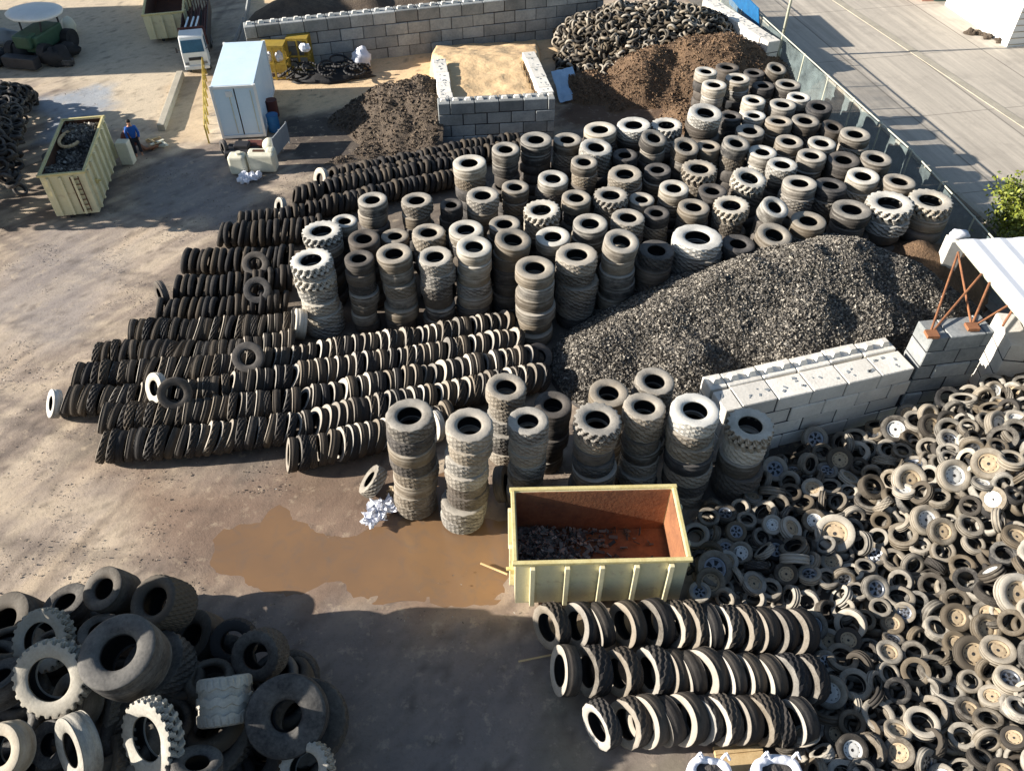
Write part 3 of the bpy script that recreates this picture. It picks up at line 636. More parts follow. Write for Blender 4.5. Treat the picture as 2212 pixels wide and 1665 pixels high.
for pts,d,le in [([(345,672),(480,668),(625,652)],.95,.3),([(385,624),(470,622),(560,612),(640,600)],1.02,.3),([(405,566),(500,566),(640,558)],1.04,.28),([(480,508),(560,506),(650,500),(700,490)],1.04,.25),
 ([(520,478),(610,468),(680,455),(800,430)],.8,.3),([(640,425),(705,414),(800,394),(985,358)],.95,.3),([(722,386),(850,358),(985,328),(1122,307)],.92,.3),([(712,404),(850,374),(990,344),(1150,318)],.9,.3),([(705,446),(800,424),(985,385),(1040,372)],.9,.3),([(640,690),(690,680)],.9,.3)]:
    row(pts,d,.22,.27,le,'',False)
o=rowbulk.obj('row_tyres',M['row']); tag(o,'upright tyres in the short rows farther back and among the far columns','tyres','tyres standing on edge in long rows','stuff')
# the three lower right rows
def rg(*idx): return lambda k: .28 if k in idx else 0
row([(1192,1352),(1400,1348),(1745,1366)],1.22,.40,.44,.31,'top row below the open skip',True,'big',.38,rg(0,2,3),z0=.05,jl=.12)
row([(1222,1450),(1400,1452),(1755,1470)],1.22,.40,.44,.28,'middle row below the open skip',True,'big',.34,rg(0,1,2),z0=.02,jl=.12)
row([(1300,1565),(1480,1555),(1745,1556)],1.16,.39,.43,.27,'lowest row below the open skip',True,'big',.34,rg(0),jl=.12)
# single tyres
singles=[((118,872),(-.75,-.45,.55),.95,.28,'colpale','rib','pale ring tyre leaning at the far left end of the third long row',.5),
((350,636),(-.75,-.6,.15),1.05,.25,'coldark','rib','thin dark tyre standing alone at the left end of the upper rows',.5),
((338,838),(-.6,-.6,.5),1.0,.24,'colpale','rib','pale edged ring tyre leaning on top of the long rows',1.2),
((378,850),(.25,-.75,.6),1.05,.3,'coldark','rib','dark tyre facing the camera on top of the long rows',1.2),
((537,772),(.1,-.7,.7),1.05,.28,'coldark','rib','dark ring facing the camera left of the tallest lugged column',1.1),
((557,628),(.1,-.6,.75),1.0,.28,'coldark','rib','lower of two dark rings lying in the upper short rows',1.0),
((553,572),(.1,-.6,.75),1.0,.28,'coldark','rib','upper of two dark rings lying in the upper short rows',1.0),
((694,387),(-.7,-.6,.4),1.0,.22,'colpale','rib','pale upright ring at the left end of the far rows',.5),
((606,448),(-.75,-.5,.4),.85,.22,'colpale','rib','small pale ring beside the dark tyres at the far rows',.45),
((806,1040),(-.75,.1,.65),1.0,.35,'col','block','tyre leaning against the foot of the first front column',.5),
((1085,1045),(.9,-.1,.25),1.1,.3,'coldark','rib','worn dark tyre leaning between the second and third front columns',.6),
((938,920),(-.8,-.5,.3),1.05,.22,'colpale','rib','bright crescent tyre between the first two front columns',.6),
((648,700),(-.9,-.2,.3),1.1,.4,'colpale','rib','pale tyre propped left of the tallest lugged column',.75),
((1162,772),(.3,-.5,.8),1.0,.26,'coldark','rib','dark tyre lying at the right end of the second long row',.4)]
for (x,y),ax,d,w,tone,kd_,lb,z in singles:
    tag(put('loose_tyre',TM[tone,kd_],P(x,y,z),ax,d,w),lb,'tyre')
# ---------------------------------------------------------------- car wheels heap, lower right
def rim_mesh(name,mat,alloy):
    seg=30; prof=[(.305,.34),(.275,.33),(.255,.18),(.235,.10),(.21,.14),(.13,.17),(.09,.12),(.05,.14),(.0,.15)]
    vs=[];fs=[];mi=[]
    for k in range(seg):
        a=2*PI*k/seg
        for r,z in prof: vs.append((r*math.cos(a),r*math.sin(a),z))
    n=len(prof)
    for k in range(seg):
        for j in range(n-1):
            f=(k*n+j,((k+1)%seg)*n+j,((k+1)%seg)*n+j+1,k*n+j+1)
            if alloy and j in(3,4,5) and k%6 in(0,1,2): mi.append(1)
            elif not alloy and j==3 and k%3==0: mi.append(1)
            elif j==7: mi.append(1)
            else: mi.append(0)
            fs.append(f)
    me=bpy.data.meshes.new(name); me.from_pydata(vs,[],fs); me.materials.append(mat); me.materials.append(M['black']); me.polygons.foreach_set('material_index',mi); me.polygons.foreach_set('use_smooth',[True]*len(fs)); me.update(); return me
RM={'white rimmed':rim_mesh('rim_white',M['rimw'],False),'steel rimmed':rim_mesh('rim_steel',M['rims'],True),'dusty rimmed':rim_mesh('rim_dusty',M['rimt'],False)}
edge=DP([(1655,960),(1600,1090),(1500,1110),(1500,1290),(1560,1305),(1745,1312),(1762,1420),(1765,1560),(1650,1600),(1718,1625),(1715,1700),(1740,1900)])
edgeA=np.array(edge)
w0=w0-Vector((wnrm.x,wnrm.y,0))*.6
def heap_d(x,y):     # distance inside from the left edge polyline
    best=np.full(np.shape(x),1e9)
    for (x1,y1),(x2,y2) in zip(edge,edge[1:]):
        dx,dy=x2-x1,y2-y1; t=np.clip(((x-x1)*dx+(y-y1)*dy)/(dx*dx+dy*dy),0,1); best=np.minimum(best,np.hypot(x-x1-t*dx,y-y1-t*dy))
    return best
def hw(x,y):
    d=heap_d(x,y); e=np.clip((d-.3)/4.2,0,1); sm=np.clip((d-2.5)/3.4,0,1); sm=sm*sm*(3-2*sm)
    wd=np.abs((x-w0.x)*wnrm.x+(y-w0.y)*wnrm.y); wf=np.clip(.25+wd/4.5,0,1)
    rise=.2+.22*np.clip(d/1.2,0,1)+2.35*sm*wf
    return rise+(fbm(x*.45+9,y*.45)-.5)*1.1*wf*np.clip(d/5,.25,1)
poly=edge+DP([(2600,2100),(2900,1400),(2700,780),(2160,800)])+[(t1.x+.3,t1.y-.6),(t0.x+.6,t0.y-.45),(w0.x+.6,w0.y-.4)]
def inpoly(x,y):
    c=False; n=len(poly)
    for i in range(n):
        x1,y1=poly[i];x2,y2=poly[(i+1)%n]
        if (y1>y)!=(y2>y) and x<(x2-x1)*(y-y1)/(y2-y1)+x1: c=not c
    return c
def proj(p):
    v=p-Vector((0,0,H)); z=v.dot(FW); return CX+F*v.dot(RT)/z, CY-F*v.dot(UP)/z
special=[((2055,1035),'white rimmed',72,(.05,-.55,.83)),((1960,1045),'dusty rimmed',72,(.0,-.55,.83)),((1665,1140),'white rimmed',44,(0,-.5,.86)),((1587,1155),'steel rimmed',46,(.1,-.45,.88)),((1755,1132),'white rimmed',52,(-.1,-.4,.9)),((1670,1020),'steel rimmed',56,(0,-.5,.86)),((1887,1278),'steel rimmed',60,(.1,-.5,.85)),((1750,1358),'steel rimmed',66,(0,-.55,.83)),((1930,935),'white rimmed',62,(-.2,-.5,.83)),((1995,1130),'white rimmed',66,(.1,-.5,.85)),((2096,1418),'dusty rimmed',78,(-.1,-.5,.83)),((1836,1625),'white rimmed',68,(0,-.4,.9)),((1778,1435),'steel rimmed',50,(.2,-.5,.83)),((2190,1290),'dusty rimmed',90,(0,-.5,.86)),((1757,955),'steel rimmed',56,(.1,-.6,.8)),((2008,928),'dusty rimmed',56,(.1,-.5,.85)),((1810,1000),'dusty rimmed',56,(-.1,-.6,.8)),((2130,1010),'dusty rimmed',70,(-.4,-.4,.8)),((1800,1160),'dusty rimmed',84,(-.3,-.3,.9)),((2030,1155),'dusty rimmed',60,(.0,-.5,.86)),((1790,1500),'white rimmed',72,(-.5,-.5,.7)),((2150,925),'white rimmed',60,(.3,-.5,.8)),((1540,1235),'steel rimmed',80,(.1,-.4,.9)),((2125,1365),'dusty rimmed',66,(.1,-.4,.9)),((2060,1340),'dusty rimmed',62,(-.1,-.5,.85))]
W=[]  # (pos,axis,d,w,rim)
def hit(x,y):
    z=2.0
    for _ in range(12): p=P(x,y,z); z=.5*z+.5*float(hw(p.x,p.y))
    return P(x,y,z)
pts2=[]
for (x,y),rm,px,ax in special:
    p=hit(x,y)+Vector((0,0,.15)); d=px*depth(p)/F; pts2.append((p.x,p.y)); W.append((p,Vector(ax),d,d*.3,rm))
tries=0; x0,x1=min(a for a,b in poly),max(a for a,b in poly); y0,y1=min(b for a,b in poly),max(b for a,b in poly)
grid={}
def near(x,y,r):
    gx_,gy_=int(x//.6),int(y//.6)
    for i in(-1,0,1):
        for j in(-1,0,1):
            for (a,b_) in grid.get((gx_+i,gy_+j),()):
                if (a-x)**2+(b_-y)**2<r*r: return True
    return False
for a,b_ in pts2: grid.setdefault((int(a//.6),int(b_//.6)),[]).append((a,b_))
while tries<40000:
    tries+=1; x=random.uniform(x0,x1); y=random.uniform(y0,y1)
    if not inpoly(x,y) or near(x,y,.40): continue
    grid.setdefault((int(x//.6),int(y//.6)),[]).append((x,y)); z=float(hw(x,y)); p=Vector((x,y,z+random.uniform(-.08,.16))); u,v=proj(p)
    if u>2330 or v>1830: continue
    steep=random.random(); tl=random.uniform(0,.45) if steep<.5 else random.uniform(.5,1.35); az=random.gauss(PI*1.15,1.3)
    ax=Vector((math.sin(tl)*math.cos(az),math.sin(tl)*math.sin(az),math.cos(tl)))
    d=random.choice([.54,.58,.62,.64,.68,.78]); q=random.random()
    rm='dusty rimmed' if q<.17 else 'steel rimmed' if q<.25 else 'white rimmed' if q<.30 else None
    W.append((p,ax,d,d*random.uniform(.27,.36),rm))
def scr(w):
    u,v=proj(w[0]); s=w[2]/depth(w[0]); return s*(1 if -10<u<2222 and v<1680 else .2)
sp_n=len(special); rest=sorted(W[sp_n:],key=lambda w:-scr(w)); ind=W[:sp_n]+rest[:296-sp_n]; blk=rest[296-sp_n:]
wb=Bulk()
for w in blk: wb.add(w[0],w[1],w[2],w[3])
tries=0
g2={}
while tries<9000:   # buried layer underneath
    tries+=1; x=random.uniform(x0,x1); y=random.uniform(y0,y1)
    if not inpoly(x,y): continue
    k=(int(x/.42),int(y/.42))
    if k in g2: continue
    g2[k]=1; z=float(hw(x,y))-.32; tl=random.uniform(0,.7); az=random.uniform(0,6.28); wb.add((x,y,z),(math.sin(tl)*math.cos(az),math.sin(tl)*math.sin(az),math.cos(tl)),.62,.2)
tag(wb.obj('heaped_tyres',M['heap']),'the far and half buried dusty tyres of the wheel heap','tyres','small tyres thrown in the big heap','stuff')
def band(v):
    for lim,nm in ((930,'just under the block wall'),(1010,'level with front column tops'),(1090,'level with front column feet'),(1170,'level with the skip inside'),(1250,'level with the skip rim'),(1320,'just above the top row'),(1400,'level with the top row'),(1500,'level with the middle row'),(1600,'level with the lowest row')):
        if v<lim: return nm
    return 'along the bottom photo edge'
ent=[]
for w in ind: u,v=proj(w[0]); ent.append((band(v),w[4] or ('flat lying rimless' if w[1].z>.72 else 'steeply tilted rimless'),u,w))
groups={}
for e in ent: groups.setdefault((e[0],e[1]),[]).append(e)
for (bn,kn_),L in groups.items():
    L.sort(key=lambda e:e[2])
    for i,e in enumerate(L):
        p,ax,d,w,rm=e[3]; pos='only' if len(L)==1 else 'leftmost' if i==0 else 'rightmost' if i==len(L)-1 else ORD(i+1)+' from left'
        if rm:
            lb=f"{kn_} wheel, {pos} of its kind, {bn}"
            root=bpy.data.objects.new('worn_wheel',None); root.empty_display_size=.1; C.objects.link(root); root.location=p; root.rotation_mode='QUATERNION'; root.rotation_quaternion=frame(ax,random.uniform(0,6)); root.scale=(d,d,w)
            tag(root,lb,'wheel','small tyres thrown in the big heap')
            for nm,me in (('tyre_casing',TM['heap','rib']),('rim',RM[rm])):
                o=bpy.data.objects.new(nm,me); C.objects.link(o); o.parent=root
        else:
            o=put('worn_tyre',TM['heap',random.choice(['rib','rib','block'])],p,ax,d,w)
            tag(o,f"{kn_} tyre, {pos} of its kind, {bn}",'tyre','small tyres thrown in the big heap')
# ---------------------------------------------------------------- loader tyre pile, lower left
pile=[((244,1278),2.0,(-.26,-.28,.9),100,.72,'rib','pale rimmed smooth tyre standing topmost at the back of the loader pile'),
((356,1304),2.0,(-.26,-.32,.88),116,.75,'knob','pale faced smooth tyre beside the topmost one, right of it'),
((506,1385),1.3,(.12,-.58,.8),100,.42,'block','dark chunky tyre with a deep set hole at the right back of the loader pile'),
((563,1413),1.5,(-.12,-.56,.8),112,.6,'block','chunky tyre with pale shoulder blocks above the zigzag tread tyre'),
((272,1420),2.6,(-.06,-.16,.98),172,.56,'rib','very large smooth grey brown tyre lying nearly flat on top of the pile'),
((116,1462),2.5,(-.06,-.68,.7),164,.26,'lug','big pale tractor tyre with toothed edge facing the camera'),
((96,1382),2.0,(-.18,-.55,.78),135,.26,'lug','tractor tyre half hidden behind the big toothed one'),
((622,1545),1.6,(.12,-.42,.9),178,.42,'fat','large smooth blue grey tyre lying at the right end of the loader pile'),
((486,1512),1.7,(-.12,.86,.48),118,.85,'zig','tyre on its side showing white zigzag tread'),
((170,1612),2.3,(-.6,-.6,.42),150,.3,'pale','bright white sidewall tyre standing near the bottom edge'),
((330,1590),2.2,(-.5,-.62,.58),168,.24,'lug','cream tractor tyre with toothed crescent beside the white sidewall tyre'),
((14,1618),2.2,(-.25,-.5,.8),120,.4,'pale','pale tyre cut by the left edge of the photo near the bottom'),
((118,1606),1.9,(-.3,-.45,.82),105,.35,'rib','small dark tyre left of the white sidewall tyre'),
((168,1512),1.9,(-.5,-.4,.75),120,.45,'rib','dark tyre tucked under the big smooth one'),
((220,1372),1.9,(.0,.15,.98),92,.5,'block','small tyre with pale tread beneath the topmost one'),
((664,1660),1.35,(-.2,-.35,.9),115,.4,'lug','pale toothed tyre cut by the bottom edge at the right of the pile'),
((425,1668),2.0,(.15,.5,.85),110,.6,'rib','grey tyre showing its rounded top at the bottom edge'),
((660,1560),.75,(.1,-.3,.95),185,.34,'block','large chunky tyre under the blue grey one'),
((8,1478),2.0,(-.2,.3,.93),110,.55,'rib','dark rounded tyre cut by the left edge of the photo'),
((345,1440),1.7,(-.25,-.1,.95),150,.4,'block','chunky tyre below the very large smooth one'),
((430,1380),1.0,(-.4,-.2,.85),120,.5,'rib','dark tyre in the shade right of the pale faced smooth tyre'),
((300,1330),1.2,(-.3,.1,.95),120,.5,'block','dark tyre wedged under the two back tyres'),
((30,1352),.7,(-.3,-.2,.93),140,.5,'rib','shaded tyre low at the left edge behind the tractor tyres'),
((150,1310),.9,(-.2,.1,.95),100,.45,'rib','shaded grey tyre low behind the tractor tyres'),
((470,1600),.9,(.0,-.2,.97),160,.5,'block','shaded tyre beneath the zigzag tread tyre'),
((560,1640),.8,(-.2,-.3,.93),130,.5,'rib','shaded tyre left of the pale toothed one at the bottom'),
((230,1540),1.5,(-.6,-.3,.7),130,.4,'block','dark chunky tyre between the white sidewall and the big smooth tyre'),
((60,1540),1.3,(-.3,-.4,.85),130,.45,'block','dark tyre under the big toothed tractor tyre'),
((400,1500),1.1,(-.3,.2,.93),120,.5,'rib','shaded tyre left of the zigzag tread tyre'),
((250,1660),1.4,(-.7,-.2,.65),140,.4,'block','dark chunky tyre at the bottom edge between pale ones'),
((90,1680),1.3,(-.4,-.3,.85),130,.5,'rib','dark tyre at the bottom edge left of the white sidewall tyre'),
((480,1440),.9,(-.1,.1,.98),130,.5,'rib','dark tyre under the back chunky pair')]
for (x,y),z,ax,px,wr,kd_,lb in pile:
    z=z*1.3
    p=P(x,y,z); d=px*depth(p)/F; tag(put('loader_tyre',TM['pile',kd_],p,ax,d,d*wr),lb,'tyre','big loader and tractor tyres in a pile')
pb=Bulk()
for i in range(190):
    u=random.uniform(-350,660); v=random.uniform(1300,1950); z=random.uniform(.3,1.0 if (u>480 or v<1400) else 2.1)
    if v<1420-.0*u and u>430: continue
    if v<1400 and u<90: continue
    p=P(u,v,z); tl=random.uniform(0,.6); az=random.uniform(0,6.28); pb.add(p,(math.sin(tl)*math.cos(az),math.sin(tl)*math.sin(az),math.cos(tl)),random.uniform(1.,1.4),.45)
for i in range(70):  # unseen high tyres added left of frame to cast the foreground shade
    u=random.uniform(-330,-110); yw=P(0,1372).y-1.15-abs(random.gauss(0,2.2)); z=random.uniform(1.,5.2 if yw>P(0,1372).y-2.6 else 2.2)
    if z>2.2: u-=90
    pz=PY(u,900,yw); xx=(u-CX)/F*(yw*math.cos(TH)+(H-z)*math.sin(TH)); pu=proj(Vector((xx,yw,z)))[0]
    if pu>-75: continue
    pb.add((xx,yw,z),(random.gauss(-.3,.4),random.gauss(-.2,.4),1),1.5,.6)
for i in range(30):
    u=random.uniform(-420,-60); v=random.uniform(1380,1800); p=P(u,v,random.uniform(.8,2.2)); 
    if u>-90: continue
    pb.add(p,(random.gauss(-.3,.4),random.gauss(-.2,.4),1),1.4,.5)
tag(pb.obj('loader_tyres',M['pile']),'shaded big tyres buried under the loader pile, plus unseen ones added to cast shade','tyres','big loader and tractor tyres in a pile','stuff')
# ---------------------------------------------------------------- far heaps of tyres
def tyre_heap(name,hf,bb,cell,d,mat,label,tiltmax=1.4,layers=2,cond=None):
    B_=Bulk()
    x=bb[0]
    for L in range(layers):
        for i in range(int((bb[2]-bb[0])/cell)):
            for j in range(int((bb[3]-bb[1])/cell)):
                x=bb[0]+(i+random.random())*cell; y=bb[1]+(j+random.random())*cell; z=float(hf(np.array(x),np.array(y)))
                if z<.15 or (cond and not cond(x,y)): continue
                tl=random.uniform(0,tiltmax); az=random.uniform(0,6.28)
                B_.add((x,y,z-.25*L),(math.sin(tl)*math.cos(az),math.sin(tl)*math.sin(az),math.cos(tl)),d*random.uniform(.85,1.15),d*.28)
    o=B_.obj(name,mat); tag(o,label,'tyres',None,'stuff'); return o
hf1=heapf([lh(1340,10,2.6,.62),lh(1420,0,2.8,.6),lh(1275,45,1.8,.7),lh(1490,15,2.6,.65),lh(1530,22,2.2,.7),lh(1240,75,.9,.9),lh(1400,50,2.0,.7)],5.,.3,.8,2)
tyre_heap('far_tyre_heap',hf1,(2.5,42,22,64),.34,.5,M['far'],'far heap of small dusty tyres behind the brown compost')
hf2=heapf([lh(-260,230,5.2,.7),lh(-240,180,5.0,.7),lh(-300,300,4.5,.8),lh(-10,190,2.6,.8),lh(30,230,1.6,.9),lh(-60,180,2.8,.7),lh(0,290,1.5,.9),lh(-120,260,2.8,.7),lh(35,200,1.6,.9),lh(45,250,1.2,.9)],5.,.3,.8,6)  # tallest lobes are unseen, added off frame to shade the visible heap
tyre_heap('tyre_heap',hf2,(-38,28,-18,48),.36,.52,M['farshade'],'dark heap of small tyres at the left edge of the yard, plus unseen taller part added to shade it',cond=lambda x,y: proj(Vector((x,y,.9)))[0]<74)
p=P(110,342,.2); tag(put('loose_tyre',TM['coldark','rib'],p,(0.1,-.1,1),.75,.3),'black tyre lying alone left of the filled skip','tyre')
p=P(108,107,.2); tag(put('loose_tyre',TM['coldark','block'],P(146,133,.2),(0.1,.1,1),.7,.3),'small dark tyre on the shaded ground near the green loader','tyre')
# ---------------------------------------------------------------- skips
def skip(name,fl,fr,bl,hgt,label,interior,outer,nrib=5,ladder=False,endribs=2,load=None):
    fl,fr,bl=[Vector((p.x,p.y,0)) for p in (fl,fr,bl)]; ex=fr-fl; Lx=ex.length; ex.normalize(); ey=Vector((-ex.y,ex.x,0)); Ly=abs((bl-fl).dot(ey)); rot=math.atan2(ex.y,ex.x)
    root=empty(name,fl,rot); tag(root,label,'skip')
    t=.07; z0=.22; hz=hgt-z0
    def part(nm,mb,mat): return mb.obj(nm,mat,root)
    a=MB(); a.box((Lx/2,Ly/2,z0+.04),(Lx-.02,Ly-.02,.08)); part('floor',a,interior)
    for nm,c,d,mt in (('front_panel',(Lx/2,t/2,z0+hz/2),(Lx,t,hz),outer),('back_panel',(Lx/2,Ly-t/2,z0+hz/2),(Lx,t,hz),outer),('side_panel',(t/2,Ly/2,z0+hz/2),(t,Ly-2*t-.004,hz),outer),('side_panel',(Lx-t/2,Ly/2,z0+hz/2),(t,Ly-2*t-.004,hz),outer)):
        a=MB(); a.box(c,d); part(nm,a,mt)
    # rusty lining inside
    a=MB(); tl=.012
    a.box((Lx/2,Ly-t-tl,z0+hz/2+.03),(Lx-2*t-.05,.014,hz-.1)); a.box((Lx/2,t+tl,z0+hz/2+.03),(Lx-2*t-.05,.014,hz-.1)); a.box((t+tl,Ly/2,z0+hz/2+.03),(.014,Ly-2*t-.08,hz-.1)); a.box((Lx-t-tl,Ly/2,z0+hz/2+.03),(.014,Ly-2*t-.08,hz-.1))
    part('lining',a,interior)
    a=MB(); r=.11
    for c,d in (((Lx/2,0,hgt),(Lx+.16,r,r)),((Lx/2,Ly,hgt),(Lx+.16,r,r)),((0,Ly/2,hgt),(r,Ly-.12,r)),((Lx,Ly/2,hgt),(r,Ly-.12,r))): a.box(c,d)
    bevel(part('top_rim',a,M['rimy']),.02)
    def rib(x,y,w,d):
        a=MB(); a.box((x,y,z0+hz/2-.03),(w,d,hz-.14)); bevel(part('rib',a,outer),.015)
    if Lx>Ly:
        for i in range(nrib):
            x=Lx*(i+.5)/nrib
            rib(x,-.07,.13,.13); rib(x,Ly+.07,.13,.13)
        for i in range(endribs):
            y=Ly*(i+.5)/endribs; rib(-.07,y,.13,.13); rib(Lx+.07,y,.13,.13)
    else:
        for i in range(nrib):
            y=Ly*(i+.5)/nrib; rib(-.06,y,.12,.12); rib(Lx+.06,y,.12,.12)
        for i in range(endribs):
            x=Lx*(i+.6)/(endribs+.6); rib(x,-.06,.1,.11)
    for x in (.0,Lx):
        for zz in (hgt*.55,):
            a=MB(); a.tube((x-.1 if x==0 else x+.1,Ly*.2,zz),(x-.22 if x==0 else x+.22,Ly*.2,zz),.05,10); a.box((x-.05 if x==0 else x+.05,Ly*.2,zz),(.1,.2,.2)); part('lifting_lug',a,M['rimy'])
    for y in (Ly*.3,Ly*.7) if Lx>Ly else ():
        a=MB(); a.box((Lx/2,y,.12),(Lx*.96,.16,.2)); part('runner',a,M['darkst'])
    if Lx<=Ly:
        for x in (Lx*.32,Lx*.68): a=MB(); a.box((x,Ly/2,.12),(.16,Ly*.96,.2)); part('runner',a,M['darkst'])
    if ladder:
        a=MB(); xx=Lx*.76
        for dx in (-.16,.16): a.box((xx+dx,-.08,z0+hz*.5),(.035,.035,hz*.86))
        for k in range(7): a.box((xx,-.08,z0+hz*.12+k*hz*.125),(.30,.03,.035))
        part('ladder',a,M['rustdark'])
    return root,rot,Lx,Ly,z0
F1=P(1113,1217,2.05);F2=P(1490,1208,2.05);F3=P(1112,1058,2.05)
r1,rot1,LX,LY,z1=skip('open_skip',F1,F2,F3,2.05,'open pale green skip with rusty inside standing by the orange puddle',M['rust'],M['green'],5)
cl=MB()
rr=Matrix.Rotation(rot1,3,'Z'); base=Vector((F1.x,F1.y,0))
loc=lambda x,y,z: base+rr@Vector((x,y,z))
def hsk(x,y): return np.where((x>0),.33+.25*np.clip(1-(x-.2)/2.2,0,1)+(fbm(x*3,y*3)-.5)*.2,0)
xs=[]
B2=MB()
for i in range(900):
    x=abs(random.gauss(0,1.3))+.15; y=random.uniform(.15,LY-.15)
    if x>LX-.3: continue
    z=.34+max(0,.22*(1-x/2.4))+random.uniform(0,.08); s=random.uniform(.03,.11); B2.box(loc(x,y,z),(s*2.2,s,.02),Quaternion(Vector((random.gauss(0,1),random.gauss(0,1),random.gauss(0,1))).normalized(),random.uniform(0,3)).to_matrix())
tag(B2.obj('scrap_rubble',M['chips']),'dark scraps of rubber lying at the left of the open rusty skip','scrap',kind='stuff')
bl=MB(); bl.box(loc(LX*.68,LY*.42,.44),(1.2,.06,.05),rr@Matrix.Rotation(.25,3,'Z')); bl.box(loc(LX*.55,LY*.34,.42),(1.2,.05,.05),rr@Matrix.Rotation(.1,3,'Z')); bl.box(loc(LX*.72,LY*.38,.4),(.05,.3,.05),rr)
tag(bl.obj('blue_strap',M['blue']),'blue frame of thin strips lying on the floor of the open rusty skip','strap')
L1=P(83,381,2.1);L2=P(180,372,2.1);L3=P(145,259,2.1)
r2,rot2,LX2,LY2,z2=skip('loaded_skip',L1,L2,L3,2.1,'pale green skip with a ladder, filled with dark rubber scrap',M['rustdark'],M['green'],7,True,3)
rr2=Matrix.Rotation(rot2,3,'Z'); b2=Vector((L1.x,L1.y,0))
gxs=np.linspace(.12,LX2-.12,22); gys=np.linspace(.12,LY2-.12,50); Xg,Yg=np.meshgrid(gxs,gys)
Zg=1.5+.55*fbm(Xg*1.2,Yg*1.2)+.3*np.sin(Yg*1.6+1)*.6+(fbm(Xg*6,Yg*6)-.5)*.3
Vw=(np.stack([Xg,Yg,Zg],-1).reshape(-1,3))@np.array(rr2).T+np.array(b2); ix=np.arange(Xg.size).reshape(Xg.shape); Fc=np.stack([ix[:-1,:-1],ix[:-1,1:],ix[1:,1:],ix[1:,:-1]],-1).reshape(-1,4)
o=fastmesh('rubber_scrap_load',Vw,Fc,M['mound'],True); tag(o,'mound of dark shredded rubber filling the skip with the ladder','scrap')
def hload(x,y):
    q=np.stack([x-b2.x,y-b2.y],-1)@np.array(rr2)[:2,:2]; gx_,gy_=q[...,0],q[...,1]
    return np.where((gx_>.15)&(gx_<LX2-.15)&(gy_>.15)&(gy_<LY2-.15),1.5+.55*fbm(gx_*1.2,gy_*1.2)+.3*np.sin(gy_*1.6+1)*.6,-1)
ck=chips('chips',hload,(b2.x-3,b2.y-1,b2.x+4,b2.y+8),3500,.07,M['chips'],None,o); tag(ck,kind='stuff')
for (a_,b__),lb in ((((.45,.62),(.6,.25)),'curled tan strip lying on the left of the loaded skip'),):
    mbx=MB()
    for k in range(14):
        t=k/13*4.2; q=Vector((LX2*.35+.45*math.cos(t+1.2),LY2*.66+.75*math.sin(t+1.2),2.0)); q2=Vector((LX2*.35+.45*math.cos(t+1.55),LY2*.66+.75*math.sin(t+1.55),2.02))
        mbx.tube(b2+rr2@q,b2+rr2@q2,.07,7)
    tag(mbx.obj('rubber_strip',M['sand'],None,True),lb,'scrap')
G1=P(308,34,1.6);G2=P(395,26,1.6);G3=P(318,-60,1.6)
skip('far_skip',G1,G2,G3,1.6,'pale green skip cut by the top edge above the shaded ground',M['rustdark'],M['green'],6,False,3)
# ---------------------------------------------------------------- white container
c1,c2=P(484,300),P(574,292); cb=P(562,89,2.6); ex=(c2-c1).normalized(); ex=Quaternion((0,0,1),R(-3.6))@ex; ey=Vector((-ex.y,ex.x,0)); Lw=(c2-c1).length; Ll=abs((Vector((cb.x,cb.y,0))-c1).dot(ey)); rt=math.atan2(ex.y,ex.x); hc=2.62
root=empty('white_container',c1,rt); tag(root,'tall white steel container standing behind the cream tanks','container')
a=MB()
def corr(a,p0,p1,z0,z1,nrm,n):
    d=(p1-p0); L=d.length; d.normalize(); m_=n*4; vs=[];
    for i in range(m_+1):
        t=i/m_*L; off=.03 if i%4 in(1,2) else 0; q=p0+d*t+nrm*off; vs+=[(q.x,q.y,z0),(q.x,q.y,z1)]
    a.add(vs,[(2*i,2*i+2,2*i+3,2*i+1) for i in range(m_)])
corr(a,Vector((Lw,0,0)),Vector((Lw,Ll,0)),.12,hc-.1,Vector((-1,0,0)),14); corr(a,Vector((0,Ll,0)),Vector((0,0,0)),.12,hc-.1,Vector((1,0,0)),14); corr(a,Vector((Lw,Ll,0)),Vector((0,Ll,0)),.12,hc-.1,Vector((0,-1,0)),6)
a.obj('side_walls',M['cont'],root)
a=MB(); a.box((Lw/2,Ll/2,hc-.05),(Lw,Ll,.08)); bevel(a.obj('roof',M['cont'],root),.02)
for x in (.26,.76):
    a=MB(); a.box((Lw*x,.03,hc/2),(Lw*.47,.05,hc-.3)); dr=bevel(a.obj('door',M['cont'],root),.01); a=MB(); a.tube((Lw*(x+.12),-.02,.25),(Lw*(x+.12),-.02,hc-.3),.02); a.obj('lock_rod',M['pole'],dr)
a=MB()
for x,y in ((0,0),(Lw,0),(0,Ll),(Lw,Ll)): a.box((x,y,hc/2),(.12,.12,hc-.02))
for y in (0,Ll): a.box((Lw/2,y,.08),(Lw-.11,.1,.14)); a.box((Lw/2,y,hc-.1),(Lw-.11,.1,.12))
for x in (0,Lw): a.box((x,Ll/2,.08),(.1,Ll-.11,.14))
bevel(a.obj('frame',M['white'],root),.01)
a=MB(); a.box((Lw*.38,-.03,hc*.84),(.3,.06,.26)); a.obj('vent',M['white'],root)
# trailer / yellow edge beside container
mb=MB(); q0=P(446,160); q1=P(452,310)
for k in range(9):
    p=q0.lerp(q1,k/8); mb.box((p.x,p.y,.45),(.06,.06,.9))
dq=(q1-q0); mb.tube(q0+Vector((0,0,.9)),q1+Vector((0,0,.9)),.035); mb.tube(q0+Vector((0,0,.5)),q1+Vector((0,0,.5)),.03)
tag(mb.obj('safety_railing',M['yellow']),'thin yellow railing running along the left of the white container','railing')
